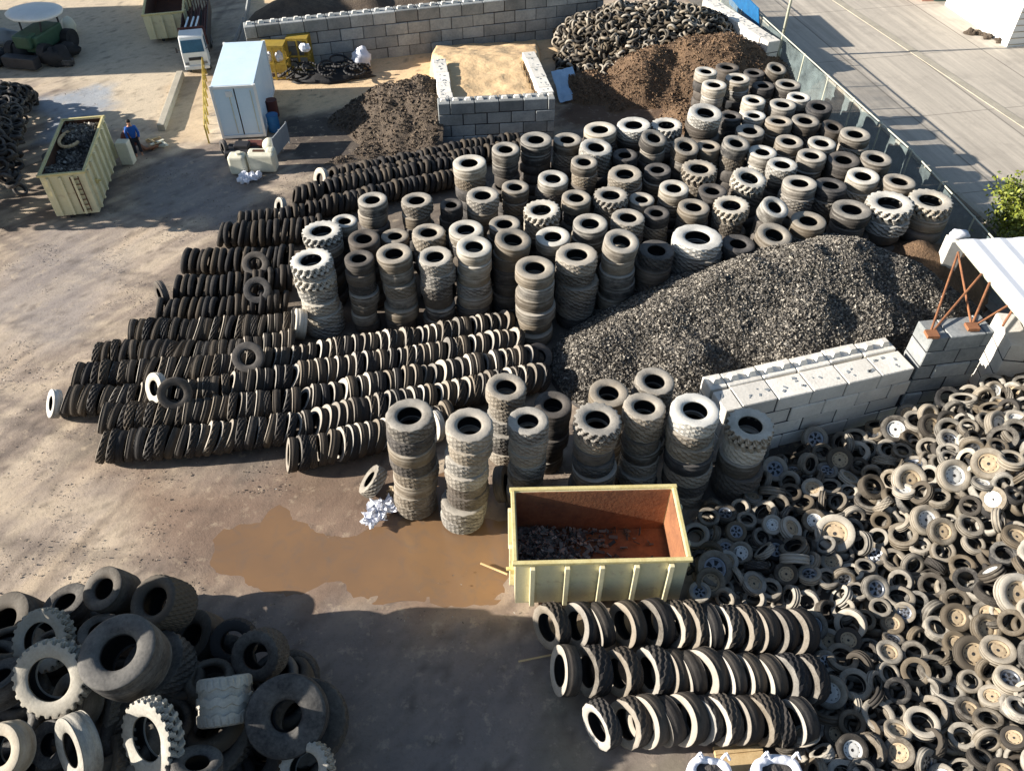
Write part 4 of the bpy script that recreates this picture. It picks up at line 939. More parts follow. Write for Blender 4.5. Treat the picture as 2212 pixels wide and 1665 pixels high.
# machinery in front of container
def box_thing(name,c,d,mat,label,cat,rz_=0,bev=.06):
    mb=MB(); mb.box((0,0,d[2]/2),d); o=mb.obj(name,mat); o.location=c; o.rotation_euler=(0,0,rz_); bevel(o,bev,3); tag(o,label,cat); return o
root=empty('storage_tank',P(520,372)); tag(root,'small cream plastic tank in front of the white container','tank')
mb=MB(); mb.box((0,0,.45),(.75,.6,.9)); bevel(mb.obj('body',M['cream'],root),.12,3); mb=MB(); mb.tube((0.1,0,.88),(.1,0,1.0),.13,14); mb.obj('cap',M['cream'],root)
root=empty('storage_tank',P(572,366)); tag(root,'wide cream plastic tank with a round cap, right of the small one','tank')
mb=MB(); mb.box((0,0,.45),(1.25,.7,.9)); mb.box((.42,.1,.85),(.4,.45,.3)); bevel(mb.obj('body',M['cream'],root),.12,3); mb=MB(); mb.box((-.1,.0,.93),(.5,.12,.06)); mb.obj('handle_slot',M['rustdark'],root)
mb=MB(); mb.blob((0,0,.42),(.36,.36,.42),16,10,.05); o=mb.obj('round_tank',M['cream'],None,True); o.location=P(588,334); tag(o,'round cream tank behind the wide cream one','tank')
box_thing('red_cabinet',P(556,330),(.8,.5,.55),M['maroon'],'reddish steel box between the cream tanks and the container','box')
mb=MB(); mb.box((0,0,.3),(1.5,.9,.35)); mb.box((0,.1,.55),(.7,.5,.25)); o=mb.obj('machine_base',M['darkst']); o.location=P(528,340); bevel(o,.05); tag(o,'dark steel machine base at the foot of the white container','machine')
mb=MB()
for k in range(7): mb.blob((random.uniform(-.5,.5),random.uniform(-.25,.25),.12),(random.uniform(.14,.3),random.uniform(.1,.25),.16),9,6,.5,k)
o=mb.obj('scrap_sheet',M['whitebag']); o.location=P(548,388); tag(o,'crumpled pale sheets on the ground before the cream tanks','rubbish')
o=put('spare_tyre',TM['coldark','rib'],P(484,318,.5),(-.8,-.6,.1),.7,.2); tag(o,'spare tyre standing against the front left of the container','tyre')
mb=MB(); 
for k in range(3): mb.tube((0,k*.8,0),(0,k*.8,1.1),.03)
mb.box((0,.8,.6),(.05,1.7,.9)); o=mb.obj('grey_panel',M['ware']); o.location=P(597,345); o.rotation_euler=(0,0,-.2); tag(o,'grey panel standing on edge right of the cream tanks','panel')
for (x,y,mt,lb) in ((592,250,'maroon','small dark red drum behind the right side of the container'),(594,282,'bluepanel','small blue drum behind the right side of the container')):
    mb=MB(); mb.tube((0,0,0),(0,0,.8),.28,18); mb.tube((0,0,.8),(0,0,.83),.29,18); mb.tube((0,0,.4),(0,0,.43),.29,18); o=mb.obj('drum',M[mt]); o.location=P(x,y); tag(o,lb,'drum')
# long raised slab edge
s0_,s1_=P(392,165),P(350,283); mb=MB(); d_k=(s1_-s0_); ang=math.atan2(d_k.y,d_k.x); mb.box(((s0_+s1_)/2+Vector((0,0,.14))),(d_k.length,.35,.34),Matrix.Rotation(ang,3,'Z'))
o=mb.obj('kerb_wall',M['kerb']); bevel(o,.03); tag(o,'low concrete edge running from the truck to the blue clad person','kerb')
# person and things beside the skip
pp=P(302,336)
def person(loc,rzz,label):
    root=empty('person',loc,rzz); tag(root,label,'person')
    def skin(name,vs,es,rad,mat,rootv=0):
        me=bpy.data.meshes.new(name); me.from_pydata(vs,es,[]); o=link(name,me,mat,root)
        mo=o.modifiers.new('skin','SKIN'); 
        for i,r in enumerate(rad): me.skin_vertices[0].data[i].radius=(r,r) if not isinstance(r,tuple) else r
        me.skin_vertices[0].data[rootv].use_root=True
        s=o.modifiers.new('sub','SUBSURF'); s.levels=2; s.render_levels=2; return o
    vs=[(0,0,.92),(0,0,1.15),(0,0,1.38),(0,-.01,1.5),(0,-.02,1.62),(0,-.02,1.72), (.19,0,1.40),(.25,-.06,1.12),(.22,-.2,.92),(.21,-.27,.86),(-.19,0,1.40),(-.26,-.02,1.12),(-.24,-.12,.9),(-.23,-.17,.83),(.10,0,.86),(.12,.02,.48),(.12,.03,.08),(.13,-.14,.04),(-.10,0,.86),(-.12,-.06,.48),(-.12,0,.08),(-.13,-.17,.04)]
    es=[(0,1),(1,2),(2,3),(3,4),(4,5),(2,6),(6,7),(7,8),(8,9),(2,10),(10,11),(11,12),(12,13),(0,14),(14,15),(15,16),(16,17),(0,18),(18,19),(19,20),(20,21)]
    rad=[.13,.13,.14,.055,.10,.085,.065,.05,.035,.04,.065,.05,.035,.04,.09,.065,.045,.035,.09,.065,.045,.035]
    body=skin('body',vs,es,rad,M['skin']); me=body.data
    skin('jacket',[(0,0,.86),(0,0,1.12),(0,0,1.36),(0,-.01,1.47),(.20,0,1.40),(.26,-.06,1.12),(.23,-.19,.94),(-.20,0,1.40),(-.27,-.02,1.12),(-.245,-.11,.93)],[(0,1),(1,2),(2,3),(2,4),(4,5),(5,6),(2,7),(7,8),(8,9)],[.17,.165,.175,.08,.085,.068,.055,.085,.068,.055],M['blue'])
    skin('trousers',[(0,0,.90),(.10,0,.84),(.12,.02,.48),(.12,.03,.13),(-.10,0,.84),(-.12,-.06,.48),(-.12,0,.13)],[(0,1),(1,2),(2,3),(0,4),(4,5),(5,6)],[.15,.115,.085,.07,.115,.085,.07],M['trouser'])
    h=MB(); h.blob((0,.01,1.69),(.105,.115,.10),12,8,.08); h.obj('hair',M['hair'],root,True)
    e=MB(); e.blob((0,-.125,1.65),(.018,.03,.022),8,6,0)
    for sx in(-.035,.035): e.blob((sx,-.105,1.675),(.014,.01,.01),6,5,0)
    e.blob((0,-.108,1.60),(.03,.01,.008),6,5,0); e.obj('face',M['skin'],root,True)
    return root
person(pp,R(25),'person in a blue jacket and dark trousers standing right of the loaded skip')
mb=MB(); mb.box((0,0,.55),(.55,.45,1.1)); o=mb.obj('cream_cabinet',M['cream']); bevel(o,.04); o.location=P(280,352); tag(o,'cream cabinet between the loaded skip and the person','cabinet')
mb=MB(); seg=20
mb.tube((0,0,0),(0,0,.12),.42,20); mb.tube((0,0,.12),(0,0,.2),.42,20,.30); o=mb.obj('maroon_reel',M['maroon']); o.location=P(281,300,.75); o.rotation_euler=(R(62),0,R(-15)); tag(o,'round maroon reel tilted behind the cream cabinet','reel')
for i,(x,y,mt) in enumerate(((335,310,'wood'),(327,322,'rust'),(348,318,'cream'))):
    mb=MB()
    for k in range(4): mb.box((random.uniform(-.3,.3),random.uniform(-.2,.2),.05+.05*k),(.7,.12,.05),Matrix.Rotation(random.uniform(-1,1),3,'Z'))
    o=mb.obj('scrap_wood',M[mt]); o.location=P(x,y); tag(o,['loose pale boards right of the person','rusty scraps right of the person','cream offcuts at the end of the low concrete edge'][i],'rubbish')
# ---------------------------------------------------------------- truck
tb=P(430,163); tl_=P(404,163); tr_=P(458,158); ex=(tr_-tl_).normalized(); tw=(tr_-tl_).length*1.0; root=empty('flatbed_truck',tl_+ex*tw/2,R(14)); tag(root,'white cabbed lorry with a dark slatted bed facing the camera','truck')
hb_=2.0; a=MB(); cd=1.15
vs=[(-tw/2,0,.35),(tw/2,0,.35),(tw/2,0,1.15),(-tw/2,0,1.15),(-tw/2*.94,.22,hb_-.05),(tw/2*.94,.22,hb_-.05),(-tw/2*.94,cd,hb_),(tw/2*.94,cd,hb_),(-tw/2,cd,.35),(tw/2,cd,.35)]
a.add(vs,[(0,1,2,3),(3,2,5,4),(4,5,7,6),(6,7,9,8),(0,3,4,6,8),(1,9,7,5,2),(0,8,9,1)]); bevel(a.obj('cab',M['white'],root),.06,3)
a=MB(); a.add([(-tw/2*.86,.02,1.18),(tw/2*.86,.02,1.18),(tw/2*.82,.17,hb_-.22),(-tw/2*.82,.17,hb_-.22)],[(0,1,2,3)]); o=a.obj('windscreen',M['glass'],root); o.modifiers.new('s','SOLIDIFY').thickness=-.03
for sx in(-1,1):
    a=MB(); a.add([(sx*(tw/2*.985+.012),.3,1.2),(sx*(tw/2*.985+.012),.85,1.2),(sx*(tw/2*.95+.012),.85,hb_-.2),(sx*(tw/2*.95+.012),.36,hb_-.2)],[(0,1,2,3)]); o=a.obj('side_window',M['glass'],root); o.modifiers.new('s','SOLIDIFY').thickness=.02
    a=MB(); a.box((sx*tw*.36,-.03,.62),(.22,.06,.14)); bevel(a.obj('headlight',M['rims'],root),.02)
    a=MB(); a.tube((sx*tw*.5,.05,1.3),(sx*(tw*.5+.14),-.05,1.45),.02); a.box((sx*(tw*.5+.16),-.05,1.4),(.1,.05,.28)); a.obj('mirror',M['darkst'],root)
    for y in (.55,3.6,4.2):
        a=MB(); a.tube((sx*tw*.5-sx*.02,y,.34),(sx*tw*.5-sx*.24,y,.34),.34,20); wh=a.obj('wheel',M['black'],root); a=MB(); a.tube((sx*tw*.5+sx*.01,y,.34),(sx*tw*.5-sx*.1,y,.34),.18,14); a.obj('hub',M['rims'],wh)
a=MB(); a.box((0,-.05,.4),(tw*.98,.12,.2)); bevel(a.obj('bumper',M['white'],root),.03); a=MB(); a.box((0,-.015,.85),(tw*.5,.04,.16)); a.obj('grille',M['darkst'],root)
a=MB(); a.box((0,4.4,.7),(tw*1.05,6.2,.14)); a.obj('bed',M['darkst'],root)
a=MB()
for i in range(9):
    x=-tw/2+tw*i/8; a.box((x,1.35,1.35),(.05,.05,1.25)); a.box((x,7.3,1.2),(.05,.05,1.0)); a.box((x*.9,4.3,.95+.1*(i%3)),(.08,5.9,.08))
for i in range(12):
    for sx in(-1,1): a.box((sx*tw/2,1.6+i*.48,1.15),(.04,.04,.85))
a.box((0,1.35,2.0),(tw,.07,.07)); a.obj('stake_rack',M['maroon'],root)
a=MB(); [a.box((sx*tw*.53,4.5,1.15),(.05,6.0,.7)) for sx in(-1,1)]; a.obj('side_boards',M['darkst'],root)
a=MB(); 
for x in(-.3,.0,.25): a.tube((x,1.5,1.95),(x+.05,3.6,1.75),.05)
a.obj('pipes',M['cont'],root)
# ---------------------------------------------------------------- yellow cages, black hoses, bulk bag, left machine
for (x,y,s,lb,full) in ((602,166,1.25,'tall yellow steel cage holding white sacks, next to the container',1),(655,150,1.1,'duller yellow cage right of the tall one, by the back wall',2)):
    root=empty('yellow_cage',P(x,y)); tag(root,lb,'cage'); w=s; h=1.75 if full else 1.3
    a=MB()
    for sx in(-1,0,1) if full else (-1,1):
        for sy in(-1,1): a.box((sx*w/2,sy*.4,h/2),(.09,.09,h))
    for z in (.1,h*.5,h): 
        for sy in(-1,1): a.box((0,sy*.4,z),(w+.08,.07,.09))
        for sx in(-1,1): a.box((sx*w/2,0,z),(.07,.78,.085))
    a.obj('frame',M['yellow'],root); a=MB(); a.box((0,.36,h*.5),(w-.1,.03,h-.15)); a.obj('back_sheet',M['yellow'],root)
    a=MB(); a.box((0,0,h+.06),(w+.05,.85,.04)) if full else a.box((0,0,h*.5+.06),(w-.1,.7,.04)); a.obj('shelf' ,M['yellow'],root)
    if full==1:
        for sx in(-.3,.3): mb=MB(); mb.blob((sx,-.15,h*.5+.3),(.24,.25,.26),10,8,.3,sx); o=mb.obj('white_sack',M['whitebag']); o.location=root.location; tag(o,f"white sack on the shelf of the tall yellow cage, {'left' if sx<0 else 'right'} one",'sack')
mb=MB(); mb.blob((0,0,.2),(.3,.25,.22),10,8,.3,3); o=mb.obj('white_sack',M['whitebag']); o.location=P(660,112,1.75); tag(o,'white sack on top of the duller yellow cage','sack')
mb=MB()
for k in range(16):
    cx,cy=random.uniform(-2.2,2.2),random.uniform(-.7,.7); r=random.uniform(.3,.6); z=.1+max(0,.6-abs(cx)*.25)*random.random(); tq=Quaternion(Vector((random.gauss(0,1),random.gauss(0,1),.3)).normalized(),random.uniform(0,1.0))
    prev=None
    for j in range(15):
        t=j/14*5.2; q=Vector((cx,cy,z+.15))+tq@Vector((r*math.cos(t),r*math.sin(t),.03*j/3))
        if prev is not None: mb.tube(prev,q,.055,6)
        prev=q
mb.blob((0,0,.0),(2.3,.8,.35),20,8,.5,4)
o=mb.obj('hose_heap',M['black'],None,True); o.location=P(710,165); o.rotation_euler=(0,0,.12); tag(o,'black tangle of hoses heaped at the foot of the back wall','hoses')
mb=MB(); mb.blob((0,0,.5),(.55,.5,.55),16,12,.35,5); mb.blob((-.75,-.35,.12),(.5,.22,.16),10,8,.5,8); o=mb.obj('bulk_bag',M['whitebag'],None,True); o.location=P(783,146); tag(o,'crumpled white bulk bag beside the hoses at the back wall','bag')
mb=MB(); 
n_=9; vs=[]
for i in range(n_):
    for j in range(n_): u,v=i/(n_-1),j/(n_-1); vs.append(((u-.5)*1.3+(v-.5)*.3,(v-.5)*1.5,1.0*v+.1+.18*mn.noise(Vector((u*3,v*3,2)))))
mb.add(vs,[(i*n_+j,i*n_+j+1,(i+1)*n_+j+1,(i+1)*n_+j) for i in range(n_-1) for j in range(n_-1)]); o=mb.obj('plastic_sheet',M['bluesheet']); o.location=P(1222,207); o.rotation_euler=(0,0,.5); o.modifiers.new('s','SOLIDIFY').thickness=.02; tag(o,'light blue plastic sheet slumped beside the right wall of the sand bay','sheet')
# green loader at the top left with white canopy
root=empty('wheel_loader',P(100,118),R(-12)); tag(root,'green wheel loader under a white canopy in the top left corner','loader')
mb=MB(); [mb.blob((random.uniform(-2.4,2.4),random.uniform(-1.2,1.2),.35),(random.uniform(.4,.9),random.uniform(.4,.8),random.uniform(.3,.7)),12,8,.6,k) for k in range(9)]; o=mb.obj('scrap_heap',M['black'],None,True); o.location=P(75,122); tag(o,'black heap of scrap in front of the green loader','heap')
a=MB(); a.box((0,0,1.0),(1.5,2.4,.9)); a.box((0,-1.1,1.2),(1.0,.8,.7)); bevel(a.obj('body',basic('loader_green',lin(62,98,72),lin(38,62,48),3.,.6,0,.2),root),.1,2)
a=MB(); a.blob((0,0,0),(1.6,1.35,.28),24,10,.05); o=a.obj('canopy',M['white'],root,True); o.location=(-.1,.5,2.15)
for sx in(-1,1):
    a=MB(); a.tube((sx*.6,-.4,1.4),(sx*.7,-.2,2.3),.05); a.obj('post',M['darkst'],root); a=MB(); a.tube((sx*.6,1.2,1.4),(sx*.7,1.1,2.3),.05); a.obj('post',M['darkst'],root)
    for y in(-1.1,1.1): a=MB(); a.tube((sx*.8,y,.55),(sx*1.2,y,.55),.55,20); wh=a.obj('wheel',M['black'],root); a=MB(); a.tube((sx*1.1,y,.55),(sx*1.22,y,.55),.25,16); a.obj('hub',M['darkst'],wh)
a=MB(); a.box((0,-2.0,.4),(2.0,.6,.6)); bevel(a.obj('bucket',M['darkst'],root),.05)
# scattered pale sacks, brown sheet, etc. near left far
mb=MB(); mb.blob((0,0,.5),(1.2,.5,.5),14,9,.4,2); o=mb.obj('grey_tarpaulin',M['ware'],None,True); o.location=P(12,100); tag(o,'grey tarpaulin covered lump left of the green loader','tarpaulin')
mb=MB(); mb.blob((0,0,.35),(.35,.5,.55),10,8,.3,6); o=mb.obj('pale_sack',M['cream'],None,True); o.location=P(155,72); tag(o,'pale upright sack right of the green loader','sack')
# ---------------------------------------------------------------- fence, pole, white wall along it, cabin, roof
f0=P(1560,-40,1.9); f1=P(1607,0,1.9)
fl=[P(1490,-105,1.9),P(1607,0,1.9),P(1790,165,1.9),P(1970,326,1.9),P(2105,470,1.9),P(2200,575,1.9)]
root=empty('green_fence',(fl[1].x,fl[1].y,0)); tag(root,'long green mesh fence between the columns and the road','fence'); inv=Matrix.Translation(-root.location)
for a_,b__ in zip(fl,fl[1:]):
    L=(b__-a_).length; n=max(1,round(L/2.6))
    for k in range(n):
        p=a_.lerp(b__,k/n); q=a_.lerp(b__,(k+1)/n); mb=MB(); mb.tube((p.x,p.y,0),(p.x,p.y,1.95),.035); o=mb.obj('post',M['pole'],root); o.matrix_parent_inverse=inv
        mb=MB(); sg=6
        vs=[]
        for i in range(sg+1):
            r=p.lerp(q,i/sg); 
            for z in(.05,.65,1.25,1.85): w=.05*mn.noise(Vector((r.x*1.3,r.y*1.3,z*2))); vs.append((r.x+kn.x*w,r.y+kn.y*w,z-.06*math.sin(PI*i/sg)*(z>1.5)))
        mb.add(vs,[(i*4+j,i*4+4+j,i*4+5+j,i*4+1+j) for i in range(sg) for j in range(3)]); o=mb.obj('netting',M['net'],root,True); o.matrix_parent_inverse=inv
mb=MB()
for a_,b__ in zip(fl,fl[1:]): mb.tube(a_,b__,.03)
o=mb.obj('top_rail',M['pole'],root); o.matrix_parent_inverse=inv
mb=MB(); pb_=P(1680,125); tp=PY(1712,-40,pb_.y); mb.tube((0,0,0),(0,0,9),.09,12,.06); mb.tube((0,0,0),(0,0,.5),.14,12); root=empty('lamp_post',pb_); tag(root,'tall pale lamp post rising out of the frame behind the fence','lamp post'); mb.obj('pole',M['pole'],root,True)
mb=MB(); mb.tube((0,0,9),(1.2,.3,9.3),.045,10,.035); mb.obj('arm',M['pole'],root); mb=MB(); mb.box((1.4,.35,9.28),(.6,.2,.1)); bevel(mb.obj('lamp_head',M['pole'],root),.03)
a0=P(1520,-15,2.2); a1=P(1655,110,1.4)
block_wall('block_wall',(a0.x,a0.y),(a1.x,a1.y),-.02,3,.62,.8,1.2,M['concpale'],'whitewashed block wall along the fence behind the compost heap',top='marks',studh=.04)
mb=MB(); q0=P(1575,-20,1.7); q1=P(1640,50,1.6)
dq=(q1-q0); mb.box(((q0+q1)/2),(dq.length,.06,1.5),Matrix.Rotation(math.atan2(dq.y,dq.x),3,'Z')@Matrix.Rotation(.25,3,'X')); tag(mb.obj('blue_board',M['bluepanel']),'bright blue sheeting fixed along the fence in the top corner','board')
# cabin
cc0=P(2173,105); cl0=P(2040,14); ex=(cc0-cl0).normalized(); Lc=(cc0-cl0).length; root=empty('white_cabin',cl0,math.atan2(ex.y,ex.x)); tag(root,'white flat roofed cabin across the road in the top right corner','cabin')
a=MB(); a.box((Lc/2,2.6,1.15),(Lc,5.2,2.3)); a.obj('walls',M['white'],root); a=MB(); a.box((Lc/2,2.6,2.35),(Lc+.1,5.3,.08)); a.obj('roof',M['roof'],root)
a=MB()
for k in range(6): a.box((Lc+.012,2.6,.2+k*.36),(.03,5.2,.03))
a.obj('cladding_strips',M['rimt'],root); a=MB(); a.box((Lc+.02,3.4,1.4),(.04,1.2,.7)); a.obj('window',M['glass'],root)
mb=MB()
for k in range(22): mb.blob((random.uniform(-1.2,1.2),random.uniform(-.35,.35),.12),(random.uniform(.1,.3),random.uniform(.1,.25),random.uniform(.1,.22)),8,6,.5,k)
o=mb.obj('rubble',M['dirtgrey']); o.location=P(2125,82); o.rotation_euler=(0,0,-.75); tag(o,'small pile of brown rubble against the white cabin','rubble')
root=empty('small_shed',P(2020,8)); tag(root,'low brick red and green shed cut by the top edge left of the cabin','shed')
a=MB(); a.box((0,1,.6),(1.6,1.6,1.2)); a.obj('walls',basic('brick_paint',lin(190,140,120),lin(150,105,90),2.),root); a=MB(); a.box((0,1,1.25),(1.8,1.8,.1)); a.obj('roof',M['roof'],root); a=MB(); a.box((.35,.18,.55),(.8,.05,.9)); a.obj('door',basic('green_door',lin(90,125,115),lin(60,90,85),2.),root)
# white roof with rusty struts
rzv=4.0
ra=P(2082,530,rzv); rb=P(2216,690,rzv); 
mb=MB(); d1=(rb-ra).normalized(); d2=Vector((-d1.y,d1.x,0)); d2=d2 if d2.x>0 else -d2
root=empty('white_canopy',(ra.x,ra.y,0)); tag(root,'white sheet roof on rusty struts at the right edge','canopy'); inv=Matrix.Translation(-root.location)
vs=[]; nn=40
for i in range(nn+1):
    t=i/nn
    for s in(0,1):
        p=ra+d2*(9*t)+d1*((-0.3 if not s else 8)); vs.append((p.x,p.y,rzv+.5*(-abs(t-.0))*.3+(.03 if i%4 in(1,2) else 0)))
mb.add(vs,[(2*i,2*i+1,2*i+3,2*i+2) for i in range(nn)]); o=mb.obj('roof_sheet',M['roof'],root); o.modifiers.new('s','SOLIDIFY').thickness=.05; o.matrix_parent_inverse=inv
mb=MB(); pa=ra-d1*.3; mb.tube(pa+Vector((0,0,-.1)),pa+d1*8.3+Vector((0,0,-.1)),.07); o=mb.obj('edge_beam',M['pole'],root); o.matrix_parent_inverse=inv
tzz=3.42
for (x1_,y1_,x2_,y2_) in ((2070,545,2011,715),(2070,548,2098,700),(2120,592,2013,718),(2138,610,2100,700),(2185,655,2108,702),(2192,662,2165,705)):
    p=P(x1_,y1_,rzv-.08); q=P(x2_,y2_,tzz); mb=MB(); mb.tube(p,q,.035); o=mb.obj('strut',M['rust'],root); o.matrix_parent_inverse=inv
for (x1_,y1_) in ((2013,722),(2100,706)):
    mb=MB(); q=P(x1_,y1_,tzz+.06); mb.box(q,(.35,.3,.1)); o=mb.obj('foot_plate',M['rust'],root); o.matrix_parent_inverse=inv
mb=MB(); mb.blob((0,0,.3),(.7,.5,.35),12,8,.4,3); o=mb.obj('white_rubble_bag',M['whitebag'],None,True); o.location=P(2068,515,2.4); o.scale=(.5,.5,.5); 
mbb=MB(); mbb.box((0,0,-1.3),(1.2,1.,2.6)); o2=mbb.obj('pier',M['concpale'],o); bevel(o2,.05); tag(o,'white sack lying on a pale pier at the corner of the white roof','sack')
# rust brown mat and striped thing beyond shredded heap
hx=heapf([lobe(2005,508,25,.9),lobe(2050,520,25.2,.9)],6.,.3,1.,8)
heap('soil_heap',hx,(13,22,19,28),.15,M['dirt'],'small brown soil heap behind the right shoulder of the rubber heap','heap')
# tree (yellow green) at right edge outside
def bush(loc,rad,label,n=2600):
    root=empty('bush',loc); tag(root,label,'bush')
    mb=MB()
    for k in range(5): t=random.uniform(0,6.28); mb.tube((0,0,0),(math.cos(t)*rad*.5,math.sin(t)*rad*.5,rad*1.1),.07,6,.02)
    mb.obj('stem',M['rustdark'],root)
    V=[];Fc=[]
    cl=[Vector((random.gauss(0,.45),random.gauss(0,.45),random.uniform(.3,1.5)))*rad for _ in range(26)]
    for i in range(n):
        c=random.choice(cl); p=c+Vector((random.gauss(0,.2),random.gauss(0,.2),random.gauss(0,.17)))*rad
        a=Vector((random.gauss(0,1),random.gauss(0,1),random.gauss(0,1))).normalized()*.09; b_=a.cross(Vector((random.gauss(0,1),random.gauss(0,1),1))).normalized()*.05
        o_=len(V); V+=[p-a,p+b_,p+a,p-b_]; Fc.append((o_,o_+1,o_+2,o_+3))
    fo=fastmesh('foliage',np.array([tuple(v) for v in V]),np.array(Fc),M['leaf']); fo.parent=root
bush(P(2195,520,.0),1.5,'yellow green bush at the right edge above the white roof',5000)
# ---------------------------------------------------------------- bottom bulk bags
for (x,y,s,lb,sd) in ((1520,1712,1.0,'open white bulk bag with crumpled rim at the bottom edge, left one',1),(1662,1722,1.15,'rounder white bulk bag at the bottom edge, right one',2)):
    root=empty('bulk_bag',P(x,y,0)); tag(root,lb,'bag','white bulk bags at the bottom edge'); seg=40; prof=[(.48,0),(.52,.3),(.5,.7),(.5,.95),(.45,1.03),(.34,1.02),(.30,.93),(.38,.7)]
    vs=[];fs=[]
    for k in range(seg):
        a_=2*PI*k/seg; sq=1/(abs(math.cos(a_))**3+abs(math.sin(a_))**3)**(1/3)*.92
        for j,(r,z) in enumerate(prof):
            w=1+.08*mn.noise(Vector((math.cos(a_)*2.5,math.sin(a_)*2.5,z*3+sd*5)))*(1+j*.3); vs.append((r*w*sq*s*math.cos(a_),r*w*sq*s*math.sin(a_),z*s+.1*mn.noise(Vector((math.cos(a_)*3,math.sin(a_)*3,sd)))*(j>2)))
    n=len(prof); fs=[(k*n+j,((k+1)%seg)*n+j,((k+1)%seg)*n+j+1,k*n+j+1) for k in range(seg) for j in range(n-1)]
    mb=MB(); mb.add(vs,fs); o=mb.obj('bag_wall',M['whitebag'],root,True); o.modifiers.new('s','SUBSURF').render_levels=1
    mb=MB(); mb.blob((0,0,.78*s),(.42*s,.42*s,.16*s),18,8,.4,sd); mb.obj('dark_filling',M['mound'],root)
    for a_ in (2.2,.9,-.6):
        mb=MB(); q=Vector((math.cos(a_)*.46*s,math.sin(a_)*.46*s,1.0*s)); mb.tube(q,q+Vector((.08,.05,.16)),.03); mb.tube(q+Vector((.08,.05,.16)),q+Vector((.17,-.02,.0)),.03); mb.obj('lifting_loop',M['whitebag'],root)
mb=MB(); mb.box((0,0,.08),(1.1,.8,.1)); mb.box((.0,.25,.15),(1.1,.1,.05)); o=mb.obj('wood_pallet',M['wood']); o.location=P(1600,1650); o.rotation_euler=(0,0,.1); tag(o,'pale wooden board lying between the two bulk bags','board')
# rubbish by first front column, stick, planks
for (x,y,sx,mt,lb) in ((828,1112,.34,'whitebag','crumpled white plastic rubbish at the foot of the first front column'),(862,1075,.25,'rimt','tan rag under the tyre leaning on the first front column'),(1288,1020,.14,'white','white scrap caught between the third and fourth front columns')):
    mb=MB()
    for k in range(5):
        n_=8; vs=[]; ox,oy=random.uniform(-.5,.5)*sx*1.6,random.uniform(-.4,.4)*sx*1.6; a_=random.uniform(0,3)
        for i in range(n_):
            for j in range(n_):
                u,v=i/(n_-1)-.5,j/(n_-1)-.5; q=Vector((u*5,v*5,k*7.3)); X_,Y_=u*sx*2+.3*sx*mn.noise(q),v*sx*1.3+.3*sx*mn.noise(q+Vector((9,0,0)))
                vs.append((ox+X_*math.cos(a_)-Y_*math.sin(a_),oy+X_*math.sin(a_)+Y_*math.cos(a_),sx*(.35+.9*abs(mn.noise(q*1.3)))))
        mb.add(vs,[(i*n_+j,i*n_+j+1,(i+1)*n_+j+1,(i+1)*n_+j) for i in range(n_-1) for j in range(n_-1)])
    o=mb.obj('rubbish',M[mt]); o.location=P(x,y,0 if mt!='white' else 1.2); tag(o,lb,'rubbish')
mb=MB(); mb.tube(P(1038,1216,.06),P(1096,1240,.06),.03); tag(mb.obj('wooden_stick',M['wood']),'thin pale stick lying in the orange puddle','stick')
mb=MB(); mb.tube(P(1120,1428,.05),P(1200,1412,.05),.025); tag(mb.obj('wooden_stick',M['wood']),'thin stick in the shade left of the middle tyre row','stick')
# small stones and rubber crumbs on the ground
def flat(x,y): return np.full(np.shape(x),.04)
def gc(x,y):
    k=fbm(x*.7+3,y*.7)>.56
    for pq in PUD: k&=polymask(x,y,DP(pq),.6)<.2
    return k
db=chips('ground_debris',flat,(-24,10,12,42),4500,.02,M['chips'],gc,None,-.03); smat=basic('small_stones',lin(170,156,138),lin(92,82,72),6.,.95,0,.2,1.0)
ds=chips('small_stones',flat,(-22,10,10,34),9000,.018,smat,lambda x,y: gc(x,y)|(fbm(x*2+9,y*2)>.6)&gc(x+3,y),None,-.035); tag(ds,'small pale stones scattered over the dirt','stones',kind='stuff')
tag(db,'small dark crumbs of rubber scattered over the dirt','debris',kind='stuff')
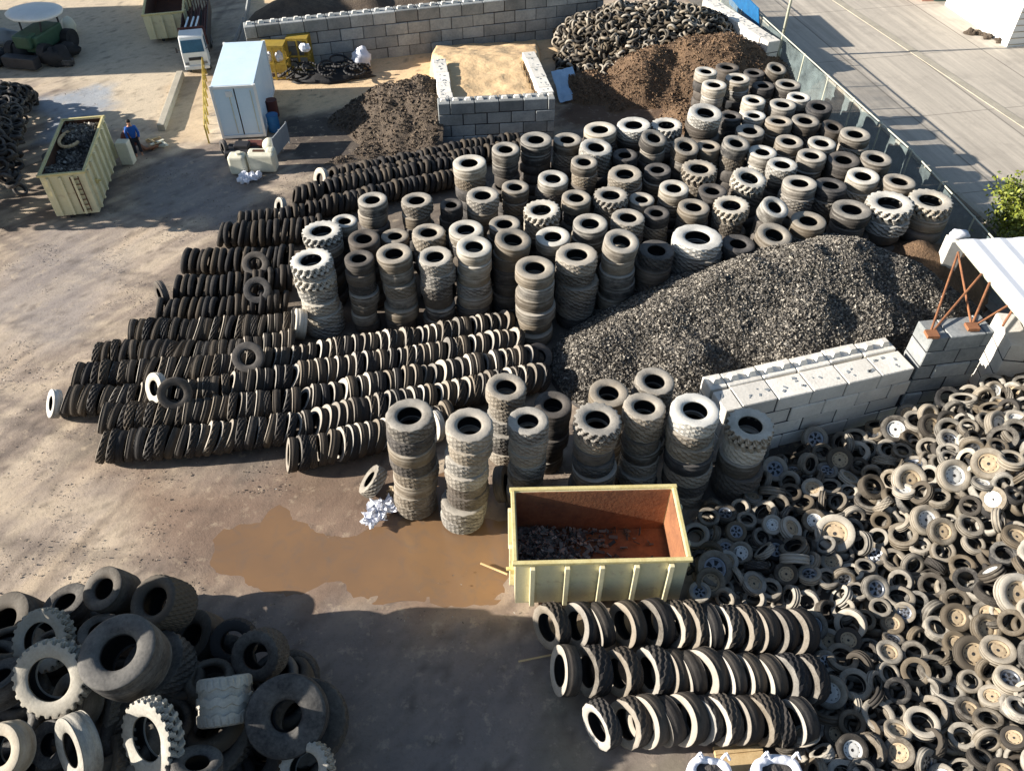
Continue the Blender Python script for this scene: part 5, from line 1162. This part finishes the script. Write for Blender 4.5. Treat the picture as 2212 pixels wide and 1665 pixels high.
# ---------------------------------------------------------------- things beyond the back wall + warehouse that shades the top left
h3=heapf([lobe(640,-10,52,.5),lobe(900,-25,55,.4),lobe(1050,-30,57,.4),lobe(780,-20,54,.5)],5.,.3,.8,9)
heap('far_soil_heap',h3,(-18,48,4,66),.3,M['dirtgrey'],'low brown heap showing just above the back wall','heap')
root=empty('warehouse',(-49,37.5,0)); tag(root,'tall grey warehouse outside the left of the photo casting the band of shade','warehouse')
a=MB(); a.box((6,9.6,5),(12,9.5,10)); a.obj('walls',M['ware'],root); a=MB(); a.box((6,9.6,10.15),(12.6,10,.3)); a.obj('roof',M['roof'],root)
# poles/sticks near the back wall's left end
for (x,y,x2,y2,lb) in ((520,110,538,0,'pale concrete post leaning at the left end of the back wall'),(500,112,528,40,'grey slanting prop at the left end of the back wall')):
    p=P(x,y); q=PY(x2,y2,p.y+.6); mb=MB(); mb.tube(p,q,.13,8); tag(mb.obj('concrete_post',M['conc']),lb,'post')
# ---------------------------------------------------------------- world, sun, camera
w=bpy.data.worlds.new('World'); bpy.context.scene.world=w; w.use_nodes=True; nt=w.node_tree; bg=nt.nodes['Background']
sk=nt.nodes.new('ShaderNodeTexSky'); sk.sky_type='NISHITA'; sk.sun_disc=False; sk.sun_elevation=SUN_EL; sk.sun_rotation=R(265); sk.air_density=1.0; sk.dust_density=.6
nt.links.new(sk.outputs[0],bg.inputs[0]); bg.inputs[1].default_value=.062
sl=bpy.data.lights.new('sun','SUN'); sl.energy=5.0; sl.angle=R(.5); sl.color=(1.0,.925,.83); so=bpy.data.objects.new('sun',sl); C.objects.link(so)
sv=Vector((-math.cos(SUN_AZ)*math.cos(SUN_EL),-math.sin(SUN_AZ)*math.cos(SUN_EL),math.sin(SUN_EL))); so.rotation_mode='QUATERNION'; so.rotation_quaternion=sv.to_track_quat('Z','Y'); so.location=(-20,0,40)
cam=bpy.data.cameras.new('camera'); cam.sensor_width=36; cam.lens=36*F/2212; cam.clip_end=2000; cam.clip_start=.5
co=bpy.data.objects.new('camera',cam); C.objects.link(co); co.location=(0,0,H); co.rotation_euler=(PI/2-TH,0,0); bpy.context.scene.camera=co
sc=bpy.context.scene; sc.view_settings.view_transform='Standard'; sc.view_settings.look='None'; sc.view_settings.exposure=1.12; sc.view_settings.gamma=1
dup=[(k,v) for k,v in LABELS.items() if len(v)>1]
print('PX');print('DUP LABELS',len(dup),dup[:5]); print('OBJS',len(bpy.data.objects),'rows',CNT,'wheels',len(W),'coltyres',len(cand))
